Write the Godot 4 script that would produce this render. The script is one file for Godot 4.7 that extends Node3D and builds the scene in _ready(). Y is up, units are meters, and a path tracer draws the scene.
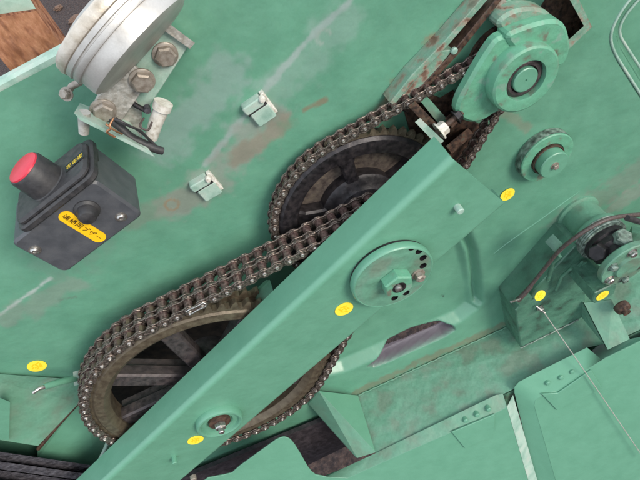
extends Node3D
# Chain drive on the side of a green machine. World: the side sheet stands in the plane z = 0, z points out to the viewer, y is up, metres.

var M := {}
var names_used := {}

# ---------------------------------------------------------------- mesh helpers
func new_st() -> SurfaceTool:
	var st := SurfaceTool.new()
	st.begin(Mesh.PRIMITIVE_TRIANGLES)
	return st

func tri(st: SurfaceTool, a: Vector3, b: Vector3, c: Vector3, g := -1) -> void:
	st.set_smooth_group(g)
	st.add_vertex(a); st.add_vertex(c); st.add_vertex(b)

# a, b, c, d run counter-clockwise as seen from the outside
func quad(st: SurfaceTool, a: Vector3, b: Vector3, c: Vector3, d: Vector3, g := -1) -> void:
	tri(st, a, b, c, g)
	tri(st, a, c, d, g)

func inset(poly: PackedVector2Array, b: float) -> PackedVector2Array:
	var out := PackedVector2Array()
	var n := poly.size()
	for i in n:
		var p := poly[i]
		var e0 := (p - poly[(i + n - 1) % n]).normalized()
		var e1 := (poly[(i + 1) % n] - p).normalized()
		var n0 := Vector2(-e0.y, e0.x)
		var n1 := Vector2(-e1.y, e1.x)
		var m := n0 + n1
		var k := maxf(m.length_squared() * 0.5, 0.35)
		out.append(p + m / k * b)
	return out

func ccw(poly: PackedVector2Array) -> PackedVector2Array:
	if Geometry2D.is_polygon_clockwise(poly) == false:
		return poly
	var r := poly.duplicate()
	r.reverse()
	return r

func signed_area(poly: PackedVector2Array) -> float:
	var s := 0.0
	for i in poly.size():
		s += poly[i].cross(poly[(i + 1) % poly.size()])
	return s

# extrude a polygon from local z = 0 to h, chamfer b on both rims
func prism(st: SurfaceTool, poly_in: PackedVector2Array, xf: Transform3D, h: float, b := 0.0, g := -1) -> void:
	var poly := poly_in.duplicate()
	if signed_area(poly) < 0.0:
		poly.reverse()
	var top := inset(poly, b) if b > 0.0 else poly
	var idx := Geometry2D.triangulate_polygon(top)
	for k in range(0, idx.size(), 3):
		var a := top[idx[k]]
		var c := top[idx[k + 1]]
		var e := top[idx[k + 2]]
		if (c - a).cross(e - a) < 0.0:
			var t := c
			c = e
			e = t
		tri(st, xf * Vector3(a.x, a.y, h), xf * Vector3(c.x, c.y, h), xf * Vector3(e.x, e.y, h))
		tri(st, xf * Vector3(a.x, a.y, 0), xf * Vector3(e.x, e.y, 0), xf * Vector3(c.x, c.y, 0))
	var n := poly.size()
	for i in n:
		var j := (i + 1) % n
		var p := poly[i]
		var q := poly[j]
		quad(st, xf * Vector3(p.x, p.y, b), xf * Vector3(q.x, q.y, b), xf * Vector3(q.x, q.y, h - b), xf * Vector3(p.x, p.y, h - b), g)
		if b > 0.0:
			var pt := top[i]
			var qt := top[j]
			quad(st, xf * Vector3(p.x, p.y, h - b), xf * Vector3(q.x, q.y, h - b), xf * Vector3(qt.x, qt.y, h), xf * Vector3(pt.x, pt.y, h), g)
			quad(st, xf * Vector3(pt.x, pt.y, 0), xf * Vector3(qt.x, qt.y, 0), xf * Vector3(q.x, q.y, b), xf * Vector3(p.x, p.y, b), g)

# profile: Vector2(radius, z); sharp corners stay sharp
func lathe(st: SurfaceTool, prof: Array, xf: Transform3D, seg := 32) -> void:
	var g := 1
	for i in prof.size() - 1:
		var a: Vector2 = prof[i]
		var b: Vector2 = prof[i + 1]
		if i > 0:
			var pa: Vector2 = prof[i - 1]
			if absf((a - pa).angle_to(b - a)) > 0.6:
				g += 1
		for k in seg:
			var t0 := TAU * k / seg
			var t1 := TAU * (k + 1) / seg
			var a0 := xf * Vector3(a.x * cos(t0), a.x * sin(t0), a.y)
			var a1 := xf * Vector3(a.x * cos(t1), a.x * sin(t1), a.y)
			var b0 := xf * Vector3(b.x * cos(t0), b.x * sin(t0), b.y)
			var b1 := xf * Vector3(b.x * cos(t1), b.x * sin(t1), b.y)
			if a.x > 1e-6:
				tri(st, a0, a1, b1 if b.x > 1e-6 else b0, g)
			if b.x > 1e-6:
				tri(st, a0, b1, b0, g)

func tube(st: SurfaceTool, pts: Array, r0: float, r1 := -1.0, seg := 10, g := 60) -> void:
	if r1 < 0.0:
		r1 = r0
	var rings := []
	var up := Vector3(0.31, 0.87, 0.38)
	for i in pts.size():
		var d: Vector3
		if i == 0:
			d = pts[1] - pts[0]
		elif i == pts.size() - 1:
			d = pts[i] - pts[i - 1]
		else:
			d = pts[i + 1] - pts[i - 1]
		d = d.normalized()
		var u := up.cross(d).normalized()
		var v := d.cross(u)
		up = v if i > 0 else up
		var r := lerpf(r0, r1, float(i) / (pts.size() - 1))
		var ring := []
		for k in seg:
			var t := TAU * k / seg
			ring.append(pts[i] + (u * cos(t) + v * sin(t)) * r)
		rings.append(ring)
		up = v
	for i in rings.size() - 1:
		for k in seg:
			var j := (k + 1) % seg
			quad(st, rings[i][k], rings[i][j], rings[i + 1][j], rings[i + 1][k], g)
	for k in range(1, seg - 1):
		tri(st, rings[0][0], rings[0][k + 1], rings[0][k])
		var e = rings[rings.size() - 1]
		tri(st, e[0], e[k], e[k + 1])

func smooth_path(ctrl: Array, n := 10) -> Array:
	var out := []
	var m := ctrl.size()
	for i in m - 1:
		var p0: Vector3 = ctrl[maxi(i - 1, 0)]
		var p1: Vector3 = ctrl[i]
		var p2: Vector3 = ctrl[i + 1]
		var p3: Vector3 = ctrl[mini(i + 2, m - 1)]
		for k in n:
			out.append(p1.cubic_interpolate(p2, p0, p3, float(k) / n))
	out.append(ctrl[m - 1])
	return out

# eight corners: four of one face in order, then the four facing them
func hexa(st: SurfaceTool, c: Array) -> void:
	var mid := Vector3.ZERO
	for p in c:
		mid += p / 8.0
	for f in [[0, 1, 2, 3], [4, 5, 6, 7], [0, 1, 5, 4], [1, 2, 6, 5], [2, 3, 7, 6], [3, 0, 4, 7]]:
		var a: Vector3 = c[f[0]]
		var b: Vector3 = c[f[1]]
		var d: Vector3 = c[f[2]]
		var e: Vector3 = c[f[3]]
		var nn := (b - a).cross(d - a) + (d - a).cross(e - a)
		if nn.dot((a + b + d + e) / 4.0 - mid) > 0.0:
			quad(st, a, b, d, e)
		else:
			quad(st, a, e, d, b)

# a plate: polygon of coplanar points with a thickness vector, rims chamfered
func plate(st: SurfaceTool, pts: Array, thick: float, b := 0.0007) -> void:
	var o: Vector3 = pts[0]
	var nn := Vector3.ZERO
	for i in range(1, pts.size() - 1):
		nn += (pts[i] - o).cross(pts[i + 1] - o)
	nn = nn.normalized()
	if nn.z < 0.0:
		nn = -nn
	var u: Vector3 = (pts[1] - o).normalized()
	u = (u - nn * u.dot(nn)).normalized()
	var v := nn.cross(u)
	var poly := PackedVector2Array()
	for p in pts:
		poly.append(Vector2((p - o).dot(u), (p - o).dot(v)))
	prism(st, poly, Transform3D(Basis(u, v, nn), o - nn * thick), thick, b)

# corner cutting: rounds the outline of a casting
func rounded(pl: PackedVector2Array, times := 2) -> PackedVector2Array:
	var cur := pl
	for t in times:
		var out := PackedVector2Array()
		for i in cur.size():
			var a := cur[i]
			var b := cur[(i + 1) % cur.size()]
			out.append(a.lerp(b, 0.25))
			out.append(a.lerp(b, 0.75))
		cur = out
	return cur

func rect(w: float, h: float) -> PackedVector2Array:
	return PackedVector2Array([Vector2(-w / 2, -h / 2), Vector2(w / 2, -h / 2), Vector2(w / 2, h / 2), Vector2(-w / 2, h / 2)])

func round_rect(w: float, h: float, r: float, n := 4) -> PackedVector2Array:
	var out := PackedVector2Array()
	for q in 4:
		var cx := (w / 2 - r) * (1 if q == 0 or q == 3 else -1)
		var cy := (h / 2 - r) * (1 if q < 2 else -1)
		for k in n + 1:
			var t := PI / 2 * q + PI / 2 * k / n
			out.append(Vector2(cx + r * cos(t), cy + r * sin(t)))
	return out

func ngon(n: int, r: float, turn := 0.0) -> PackedVector2Array:
	var out := PackedVector2Array()
	for k in n:
		out.append(Vector2.from_angle(TAU * k / n + turn) * r)
	return out

# toothed ring between r_in and the tooth tips
func gear(st: SurfaceTool, xf: Transform3D, n: int, r_root: float, r_tip: float, r_in: float, z0: float, z1: float) -> void:
	var m := n * 6
	var prof := [0.0, 0.05, 0.75, 1.0, 0.75, 0.05]
	for i in m:
		var j := (i + 1) % m
		var ti := TAU * i / m
		var tj := TAU * (i + 1) / m
		var ri := lerpf(r_root, r_tip, prof[i % 6])
		var rj := lerpf(r_root, r_tip, prof[j % 6])
		var zi: float = 0.0012 * prof[i % 6]
		var zj: float = 0.0012 * prof[j % 6]
		var o0 := Vector2(cos(ti), sin(ti))
		var o1 := Vector2(cos(tj), sin(tj))
		var a0 := xf * Vector3(o0.x * ri, o0.y * ri, z1 - zi)
		var a1 := xf * Vector3(o1.x * rj, o1.y * rj, z1 - zj)
		var b0 := xf * Vector3(o0.x * ri, o0.y * ri, z0 + zi)
		var b1 := xf * Vector3(o1.x * rj, o1.y * rj, z0 + zj)
		var c0 := xf * Vector3(o0.x * r_in, o0.y * r_in, z1)
		var c1 := xf * Vector3(o1.x * r_in, o1.y * r_in, z1)
		var d0 := xf * Vector3(o0.x * r_in, o0.y * r_in, z0)
		var d1 := xf * Vector3(o1.x * r_in, o1.y * r_in, z0)
		quad(st, c0, a0, a1, c1)
		quad(st, d0, d1, b1, b0)
		quad(st, a0, b0, b1, a1)
		quad(st, c0, c1, d1, d0)

func at(p: Vector3, turn := 0.0) -> Transform3D:
	return Transform3D(Basis(Vector3(0, 0, 1), turn), p)

# frame whose local z runs along dir
func along(p: Vector3, dir: Vector3, turn := 0.0) -> Transform3D:
	var z := dir.normalized()
	var x := Vector3(0.2, 0.9, 0.35).cross(z).normalized()
	var y := z.cross(x)
	return Transform3D(Basis(x, y, z) * Basis(Vector3(0, 0, 1), turn), p)

# ---------------------------------------------------------------- object helpers
func numbered(called: String) -> String:
	if not names_used.has(called):
		names_used[called] = 0
		return called
	names_used[called] += 1
	return "%s_%03d" % [called, names_used[called]]

func tag(o: Node, label: String, category: String, group := "") -> void:
	o.set_meta("label", label)
	o.set_meta("category", category)
	if group != "":
		o.set_meta("group", group)

func thing(called: String, label: String, category: String, where: Vector3, group := "") -> Node3D:
	var o := Node3D.new()
	o.name = numbered(called)
	add_child(o)
	o.position = where
	tag(o, label, category, group)
	return o

func to_mesh(st: SurfaceTool, m: Material) -> ArrayMesh:
	st.generate_normals()
	var mesh := st.commit()
	mesh.surface_set_material(0, m)
	return mesh

func inst(called: String, mesh: Mesh, parent: Node3D, xf := Transform3D.IDENTITY) -> MeshInstance3D:
	var o := MeshInstance3D.new()
	o.name = called
	o.mesh = mesh
	parent.add_child(o, true)
	o.transform = xf
	return o

# shape given in world coordinates; becomes a part of a thing, or of a part of a thing
func part(called: String, st: SurfaceTool, m: Material, parent: Node3D) -> MeshInstance3D:
	var off := Vector3.ZERO
	var p: Node = parent
	while p != self and p is Node3D:
		off += p.position
		p = p.get_parent()
	return inst(called, to_mesh(st, m), parent, Transform3D(Basis(), -off))

func single(called: String, st: SurfaceTool, m: Material, label: String, category: String, group := "") -> MeshInstance3D:
	var o := inst(numbered(called), to_mesh(st, m), self)
	tag(o, label, category, group)
	return o

func structure(called: String, st: SurfaceTool, m: Material) -> MeshInstance3D:
	var o := inst(called, to_mesh(st, m), self)
	o.set_meta("kind", "structure")
	return o

# ---------------------------------------------------------------- materials
func noise_image(size: int, freq: float, oct: int, sd: int, kind := FastNoiseLite.TYPE_SIMPLEX_SMOOTH) -> Image:
	var n := FastNoiseLite.new()
	n.noise_type = kind
	n.seed = sd
	n.frequency = freq
	n.fractal_octaves = oct
	n.fractal_type = FastNoiseLite.FRACTAL_FBM
	return n.get_seamless_image(size, size)

# colour picture between stops by a noise value, with fine speckle from a second noise
func colour_tex(stops: Array, freq: float, oct: int, sd: int, speck := 0.06, size := 512) -> ImageTexture:
	var a := noise_image(size, freq, oct, sd)
	var b := noise_image(size, 0.23, 2, sd + 7)
	a.convert(Image.FORMAT_L8)
	b.convert(Image.FORMAT_L8)
	var da := a.get_data()
	var db := b.get_data()
	var out := PackedByteArray()
	out.resize(size * size * 3)
	var n := stops.size() - 1
	for i in size * size:
		var t := clampf((da[i] / 255.0 - 0.15) / 0.7, 0.0, 0.9999) * n
		var k := int(t)
		var c: Color = (stops[k] as Color).lerp(stops[k + 1], t - k)
		var s := 1.0 + (db[i] / 255.0 - 0.5) * 2.0 * speck
		out[i * 3] = clampi(int(c.r * s * 255.0), 0, 255)
		out[i * 3 + 1] = clampi(int(c.g * s * 255.0), 0, 255)
		out[i * 3 + 2] = clampi(int(c.b * s * 255.0), 0, 255)
	var img := Image.create_from_data(size, size, false, Image.FORMAT_RGB8, out)
	img.generate_mipmaps()
	return ImageTexture.create_from_image(img)

func grey_tex(lo: float, hi: float, freq: float, oct: int, sd: int) -> ImageTexture:
	return colour_tex([Color(lo, lo, lo), Color(hi, hi, hi)], freq, oct, sd, 0.1, 256)

func bump_tex(freq: float, oct: int, sd: int, strength: float) -> ImageTexture:
	var a := noise_image(256, freq, oct, sd)
	a.convert(Image.FORMAT_RGBA8)
	a.bump_map_to_normal_map(strength)
	return ImageTexture.create_from_image(a)

func mat(albedo: Texture2D, scale: float, rough: float, metal := 0.0, bump: Texture2D = null, bump_scale := 0.4, tint := Color.WHITE) -> StandardMaterial3D:
	var m := StandardMaterial3D.new()
	m.albedo_color = tint
	m.albedo_texture = albedo
	m.roughness = rough
	m.metallic = metal
	m.uv1_triplanar = true
	m.uv1_world_triplanar = true
	m.uv1_scale = Vector3.ONE * scale
	if bump:
		m.normal_enabled = true
		m.normal_texture = bump
		m.normal_scale = bump_scale
	return m

func lin(r: float, g: float, b: float) -> Color:
	return Color(r, g, b).linear_to_srgb()

func make_materials() -> void:
	var fine := bump_tex(0.06, 4, 3, 6.0)
	var coarse := bump_tex(0.03, 5, 9, 12.0)
	var cast := bump_tex(0.12, 3, 5, 14.0)
	# machine paint: mottled mint green, slightly chalky with age
	M.paint = mat(colour_tex([lin(.112, .292, .194), lin(.122, .31, .208), lin(.128, .32, .216)], 0.012, 5, 21, 0.02), 2.6, 0.42, 0.0, fine, 0.07)
	M.paint.roughness_texture = grey_tex(0.8, 1.0, 0.02, 4, 31)
	M.paint.clearcoat_enabled = true
	M.paint.clearcoat = 0.25
	M.paint.clearcoat_roughness = 0.3
	# the same paint for the vertex-coloured side sheet
	M.sheet = mat(colour_tex([Color(.93, .94, .94), Color(1, 1, 1)], 0.012, 5, 22, 0.02), 2.6, 0.42, 0.0, fine, 0.07)
	M.sheet.vertex_color_use_as_albedo = true
	M.sheet.roughness_texture = M.paint.roughness_texture
	M.sheet.clearcoat_enabled = true
	M.sheet.clearcoat = 0.25
	M.sheet.clearcoat_roughness = 0.3
	# paint with dirt, dust and oil caught in it; on the disc, painted shade
	M.dirty_shaded_paint = mat(colour_tex([lin(.125, .19, .135), lin(.11, .235, .16), lin(.11, .262, .178), lin(.115, .275, .186), lin(.13, .26, .185), lin(.15, .225, .165)], 0.01, 6, 41, 0.05), 1.7, 0.55, 0.0, fine, 0.2)
	# castings: paint chipped to rust and bare dust
	M.worn_paint = mat(colour_tex([lin(.14, .16, .115), lin(.125, .29, .19), lin(.12, .32, .205), lin(.12, .33, .21), lin(.12, .335, .215), lin(.12, .335, .215), lin(.18, .32, .24)], 0.018, 5, 43, 0.04), 3.0, 0.48, 0.0, fine, 0.15)
	M.rusty_paint = mat(colour_tex([lin(.14, .08, .055), lin(.26, .2, .15), lin(.2, .28, .21), lin(.16, .3, .215), lin(.18, .31, .23), lin(.28, .34, .27)], 0.02, 5, 45, 0.06), 4.0, 0.55, 0.0, coarse, 0.2)
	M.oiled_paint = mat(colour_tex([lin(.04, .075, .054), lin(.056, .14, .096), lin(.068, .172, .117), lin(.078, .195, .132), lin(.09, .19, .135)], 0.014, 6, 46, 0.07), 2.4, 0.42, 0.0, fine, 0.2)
	M.pale_paint = mat(colour_tex([lin(.22, .36, .29), lin(.36, .5, .42), lin(.45, .5, .44)], 0.012, 5, 44, 0.04), 4.0, 0.5, 0.0, fine, 0.06)
	M.rust = mat(colour_tex([lin(.02, .014, .011), lin(.06, .034, .025), lin(.11, .06, .04), lin(.08, .075, .055)], 0.03, 5, 51, 0.12), 6.0, 0.6, 0.2, coarse, 0.22)
	M.chain = mat(colour_tex([lin(.045, .034, .03), lin(.17, .135, .115), lin(.29, .245, .215)], 0.05, 4, 61, 0.07), 8.0, 0.38, 0.7, fine, 0.5)
	M.roller = mat(colour_tex([lin(.06, .038, .034), lin(.18, .115, .105), lin(.29, .21, .19)], 0.05, 4, 62, 0.07), 8.0, 0.36, 0.65, fine, 0.3)
	M.pin = mat(colour_tex([lin(.22, .19, .16), lin(.5, .46, .42), lin(.62, .58, .53)], 0.06, 3, 63, 0.15), 20.0, 0.3, 0.85, fine, 0.3)
	M.rim = mat(colour_tex([lin(.075, .056, .038), lin(.115, .092, .062), lin(.15, .125, .085)], 0.03, 5, 64, 0.12), 5.0, 0.45, 0.35, coarse, 0.12)
	M.spoke = mat(colour_tex([lin(.035, .028, .028), lin(.07, .058, .06), lin(.095, .075, .07)], 0.03, 5, 65, 0.12), 5.0, 0.5, 0.3, coarse, 0.15)
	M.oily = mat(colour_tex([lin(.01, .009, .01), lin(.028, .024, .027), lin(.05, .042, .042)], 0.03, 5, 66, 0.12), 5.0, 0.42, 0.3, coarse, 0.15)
	M.pocket = mat(colour_tex([lin(.06, .045, .04), lin(.12, .095, .08), lin(.16, .13, .1)], 0.03, 5, 67, 0.1), 5.0, 0.5, 0.2, coarse, 0.15)
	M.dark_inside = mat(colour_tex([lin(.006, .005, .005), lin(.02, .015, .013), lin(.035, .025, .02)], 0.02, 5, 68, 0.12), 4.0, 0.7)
	M.steel = mat(colour_tex([lin(.3, .28, .25), lin(.5, .48, .45), lin(.62, .6, .57)], 0.04, 4, 71, 0.08), 12.0, 0.3, 0.9, fine, 0.08)
	M.dull_steel = mat(colour_tex([lin(.24, .2, .16), lin(.33, .29, .245), lin(.4, .36, .31)], 0.03, 4, 72, 0.06), 7.0, 0.45, 0.4, fine, 0.12)
	M.lamp_shell = mat(colour_tex([lin(.42, .4, .37), lin(.55, .53, .5), lin(.62, .6, .57)], 0.015, 4, 73, 0.05), 4.0, 0.44, 0.55, fine, 0.03)
	M.lamp_rim = mat(colour_tex([lin(.4, .34, .26), lin(.58, .52, .44), lin(.66, .61, .54)], 0.02, 5, 74, 0.06), 6.0, 0.42, 0.35, fine, 0.2)
	M.galvanised = mat(colour_tex([lin(.3, .28, .24), lin(.42, .41, .37), lin(.5, .48, .44)], 0.03, 5, 75, 0.06), 7.0, 0.5, 0.25, coarse, 0.3)
	M.black_plastic = mat(colour_tex([lin(.06, .064, .072), lin(.075, .079, .088), lin(.09, .093, .1)], 0.02, 5, 81, 0.04), 4.0, 0.4, 0.0, fine, 0.06)
	M.rubber = mat(colour_tex([lin(.02, .02, .021), lin(.035, .034, .036), lin(.05, .047, .047)], 0.03, 5, 82, 0.1), 6.0, 0.5, 0.0, fine, 0.1)
	M.track_rubber = mat(colour_tex([lin(.03, .028, .034), lin(.06, .056, .066), lin(.09, .084, .095)], 0.03, 5, 83, 0.1), 5.0, 0.6, 0.0, coarse, 0.5)
	M.red = mat(colour_tex([lin(.5, .022, .045), lin(.58, .03, .055)], 0.03, 4, 84, 0.03), 8.0, 0.4)
	M.yellow = mat(colour_tex([lin(.82, .55, .02), lin(.88, .62, .03)], 0.03, 4, 85, 0.02), 8.0, 0.45)
	M.white_plastic = mat(colour_tex([lin(.42, .38, .31), lin(.68, .65, .58), lin(.78, .76, .7)], 0.03, 5, 86, 0.05), 9.0, 0.5)
	M.cable = mat(colour_tex([lin(.04, .03, .028), lin(.085, .062, .056), lin(.13, .1, .09)], 0.04, 4, 87, 0.1), 12.0, 0.5)
	M.copper = mat(colour_tex([lin(.3, .14, .07), lin(.5, .27, .15)], 0.05, 3, 88, 0.1), 12.0, 0.4, 0.6)
	M.wood = mat(colour_tex([lin(.14, .05, .025), lin(.28, .115, .055), lin(.38, .18, .095), lin(.3, .12, .06)], 0.02, 4, 91, 0.08), 3.5, 0.6, 0.0, coarse, 0.3)
	M.wood.uv1_scale = Vector3(9.0, 2.2, 5.0)
	M.soil = mat(colour_tex([lin(.016, .008, .007), lin(.04, .023, .019), lin(.075, .046, .036)], 0.03, 6, 92, 0.25), 2.2, 0.9, 0.0, coarse, 1.0)
	M.clod = mat(colour_tex([lin(.1, .06, .04), lin(.2, .12, .085)], 0.03, 5, 93, 0.15), 5.0, 0.9, 0.0, coarse, 0.8)
	M.grease_grey = mat(colour_tex([lin(.04, .045, .04), lin(.1, .14, .115), lin(.2, .28, .23), lin(.36, .42, .38)], 0.02, 5, 94, 0.08), 8.0, 0.42, 0.1, coarse, 0.3)
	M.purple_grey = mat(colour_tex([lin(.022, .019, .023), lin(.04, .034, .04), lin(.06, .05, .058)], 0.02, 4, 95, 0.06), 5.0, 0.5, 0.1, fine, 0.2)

# ---------------------------------------------------------------- side sheet
func seg_dist(p: Vector2, a: Vector2, b: Vector2) -> float:
	var ab := b - a
	var t := clampf((p - a).dot(ab) / ab.length_squared(), 0.0, 1.0)
	return p.distance_to(a + ab * t)

func line_dist(p: Vector2, pl: PackedVector2Array) -> float:
	var d := 9.0
	for i in pl.size() - 1:
		d = minf(d, seg_dist(p, pl[i], pl[i + 1]))
	return d

# signed distance to a closed polygon, negative inside
func poly_dist(p: Vector2, pl: PackedVector2Array) -> float:
	var d := 9.0
	for i in pl.size():
		d = minf(d, seg_dist(p, pl[i], pl[(i + 1) % pl.size()]))
	return -d if Geometry2D.is_point_in_polygon(p, pl) else d

func bounds(pl: PackedVector2Array, pad: float) -> Rect2:
	var r := Rect2(pl[0], Vector2.ZERO)
	for p in pl:
		r = r.expand(p)
	return r.grow(pad)

const SHEET_TOP := 0.418
const SHEET_LOW := -0.6

func make_side_sheet(big: Vector2, upper: Vector2) -> void:
	var n1 := FastNoiseLite.new()
	n1.seed = 5; n1.frequency = 4.0; n1.fractal_octaves = 2
	var n2 := FastNoiseLite.new()
	n2.seed = 8; n2.frequency = 42.0; n2.fractal_octaves = 4
	var n3 := FastNoiseLite.new()
	n3.seed = 12; n3.frequency = 14.0; n3.fractal_octaves = 4
	# pressed shapes
	var hollow := PackedVector2Array([Vector2(0.1893, 0.0238), Vector2(0.2333, -0.17), Vector2(0.2325, -0.3571), Vector2(0.2211, -0.4259), Vector2(0.1782, -0.4439), Vector2(0.1262, -0.4404), Vector2(-0.095, -0.4167), Vector2(-0.1361, -0.3978), Vector2(-0.1149, -0.1973)])
	var groove := PackedVector2Array([Vector2(0.2293, -0.1541), Vector2(0.2362, -0.2286), Vector2(0.2327, -0.3136), Vector2(0.2246, -0.4058)])
	var slot := PackedVector2Array([Vector2(-0.0458, -0.4362), Vector2(-0.0192, -0.4282), Vector2(0.0188, -0.4125), Vector2(0.0708, -0.4141), Vector2(0.1344, -0.4291), Vector2(0.1556, -0.4446), Vector2(0.1573, -0.4626), Vector2(0.1317, -0.4689), Vector2(0.0593, -0.4634), Vector2(-0.0031, -0.4578), Vector2(-0.0352, -0.4501)])
	var slot_hole := PackedVector2Array([Vector2(-0.0106, -0.4321), Vector2(0.0216, -0.4202), Vector2(0.0695, -0.4199), Vector2(0.1415, -0.4427), Vector2(0.1462, -0.4566), Vector2(0.1052, -0.4549), Vector2(0.0529, -0.4494)])
	var emboss := PackedVector2Array([Vector2(0.5264, 0.1538), Vector2(0.4993, 0.1224), Vector2(0.4963, 0.0981), Vector2(0.512, 0.0511), Vector2(0.578, -0.0875), Vector2(0.7761, -0.0959), Vector2(0.6162, 0.1835)])
	var kink := PackedVector2Array([Vector2(-0.5798, 0.1196), Vector2(-0.4443, 0.1586), Vector2(-0.3413, 0.1769), Vector2(-0.2451, 0.1915), Vector2(-0.1561, 0.1996), Vector2(-0.0894, 0.225), Vector2(0.0146, 0.2763), Vector2(0.0893, 0.3099), Vector2(0.1654, 0.3368), Vector2(0.2309, 0.3601)])
	var hb := bounds(hollow, 0.03)
	var sb := bounds(slot, 0.02)
	var eb := bounds(emboss, 0.03)
	# matter lying on the paint: [line, half width, colour, amount]
	var marks := [
		[PackedVector2Array([Vector2(-0.0803, 0.2283), Vector2(-0.0134, 0.2611), Vector2(0.0902, 0.3121), Vector2(0.1654, 0.3368)]), 0.0034, Color(.4, .43, .44), 0.6],
		[PackedVector2Array([Vector2(-0.0003, 0.2595), Vector2(0.0799, 0.2866), Vector2(0.15, 0.317)]), 0.02, Color(.3, .4, .36), 0.35],
		[PackedVector2Array([Vector2(-0.1424, 0.1897), Vector2(-0.081, 0.1997), Vector2(-0.0142, 0.2305), Vector2(0.0181, 0.2448)]), 0.02, Color(.27, .3, .26), 0.75],
		[PackedVector2Array([Vector2(-0.0418, 0.2157), Vector2(-0.0009, 0.2219), Vector2(0.0307, 0.2283)]), 0.012, Color(.25, .2, .15), 0.6],
		[PackedVector2Array([Vector2(0.0652, 0.2324), Vector2(0.0933, 0.2318)]), 0.003, Color(.25, .12, .08), 0.6],
		[PackedVector2Array([Vector2(-0.1148, 0.2785), Vector2(-0.0469, 0.3013), Vector2(-0.0035, 0.3205)]), 0.022, Color(.3, .37, .36), 0.45],
		[PackedVector2Array([Vector2(-0.4401, 0.1634), Vector2(-0.3472, 0.1794)]), 0.0022, Color(.45, .5, .48), 0.8],
		[PackedVector2Array([Vector2(-0.4399, 0.1544), Vector2(-0.3786, 0.1501), Vector2(-0.3307, 0.1493)]), 0.014, Color(.22, .28, .23), 0.6],
		[PackedVector2Array([Vector2(-0.3643, 0.1373), Vector2(-0.3448, 0.1284)]), 0.002, Color(.13, .2, .15), 0.7],
		[PackedVector2Array([Vector2(-0.2395, 0.2208), Vector2(-0.2069, 0.2028), Vector2(-0.147, 0.1972), Vector2(-0.1094, 0.1891)]), 0.016, Color(.22, .25, .2), 0.55],
		[PackedVector2Array([Vector2(0.1828, 0.1913), Vector2(0.2214, 0.2079), Vector2(0.2625, 0.2305)]), 0.012, Color(.34, .13, .07), 0.7],
		[PackedVector2Array([Vector2(0.1638, 0.1752), Vector2(0.1871, 0.1853)]), 0.012, Color(.22, .16, .11), 0.7],
		[PackedVector2Array([Vector2(0.5749, -0.2331), Vector2(0.5192, -0.245), Vector2(0.4748, -0.2603), Vector2(0.4334, -0.2603)]), 0.03, Color(.2, .25, .2), 0.6],
		[PackedVector2Array([Vector2(0.58, -0.282), Vector2(0.5353, -0.2982)]), 0.02, Color(.25, .27, .23), 0.6],
		[PackedVector2Array([Vector2(-0.097, -0.522), Vector2(0.0597, -0.5246), Vector2(0.2584, -0.5443)]), 0.012, Color(.2, .15, .1), 0.6],
		[PackedVector2Array([Vector2(0.3624, 0.0129), Vector2(0.3285, 0.0665)]), 0.006, Color(.25, .24, .18), 0.5],
		[PackedVector2Array([Vector2(0.1595, -0.3486), Vector2(0.1627, -0.3557)]), 0.0016, Color(.03, .035, .03), 0.8],
		[PackedVector2Array([Vector2(-0.3176, 0.1973), Vector2(-0.2588, 0.2022)]), 0.03, Color(.16, .26, .2), 0.4]]
	var mb := []
	for m in marks:
		mb.append(bounds(m[0], m[1] * 2.5))
	# the C-shaped scratch ring and the ring stain
	var ring_marks := [[Vector2(0.1206, 0.3103), 0.0085, 0.0016, Color(.3, .38, .33), 2.2], [Vector2(-0.1479, 0.1958), 0.0088, 0.0013, Color(.28, .2, .12), 9.0]]
	var step := 0.003
	var x0 := -0.87
	var x1 := 0.74
	var nx := int((x1 - x0) / step)
	var ny := int((SHEET_TOP - SHEET_LOW) / step)
	var vs := PackedVector3Array()
	var cs := PackedColorArray()
	vs.resize((nx + 1) * (ny + 1))
	cs.resize((nx + 1) * (ny + 1))
	var holes := [[big + Vector2(-0.045, -0.10), 0.176], [upper + Vector2(0, -0.015), 0.1]]
	for j in ny + 1:
		for i in nx + 1:
			var p := Vector2(x0 + step * i, SHEET_LOW + (SHEET_TOP - SHEET_LOW) * j / ny)
			for hh in holes:
				var c: Vector2 = hh[0]
				var dd := p.distance_to(c)
				if absf(dd - hh[1]) < step * 0.72:
					p = c + (p - c).normalized() * hh[1]
			var z := n1.get_noise_2d(p.x, p.y) * 0.0009
			var col := Color(.118, .303, .202).lerp(Color(.132, .322, .218), clampf(0.5 + n3.get_noise_2d(p.x, p.y), 0, 1))
			# the sheet leans back beyond the kink
			var kd := 9.0
			var side := 1.0
			for s in kink.size() - 1:
				var q := seg_dist(p, kink[s], kink[s + 1])
				if q < kd:
					kd = q
					side = (kink[s + 1] - kink[s]).cross(p - kink[s])
			if side > 0.0:
				z -= 0.10 * (sqrt(kd * kd + 0.0001) - 0.01)
			if hb.has_point(p):
				var d := poly_dist(p, hollow)
				z -= 0.024 * smoothstep(0.004, -0.024, d)
				var gd := line_dist(p, groove)
				z -= 0.02 * exp(-gd * gd / 0.00005)
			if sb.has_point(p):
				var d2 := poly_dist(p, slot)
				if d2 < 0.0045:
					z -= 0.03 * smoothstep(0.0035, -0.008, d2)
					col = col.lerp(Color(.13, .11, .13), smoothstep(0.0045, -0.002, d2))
			if eb.has_point(p):
				var d3 := poly_dist(p, emboss)
				z -= 0.012 * smoothstep(0.001, -0.005, d3) + 0.012 * smoothstep(-0.013, -0.019, d3)
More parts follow.
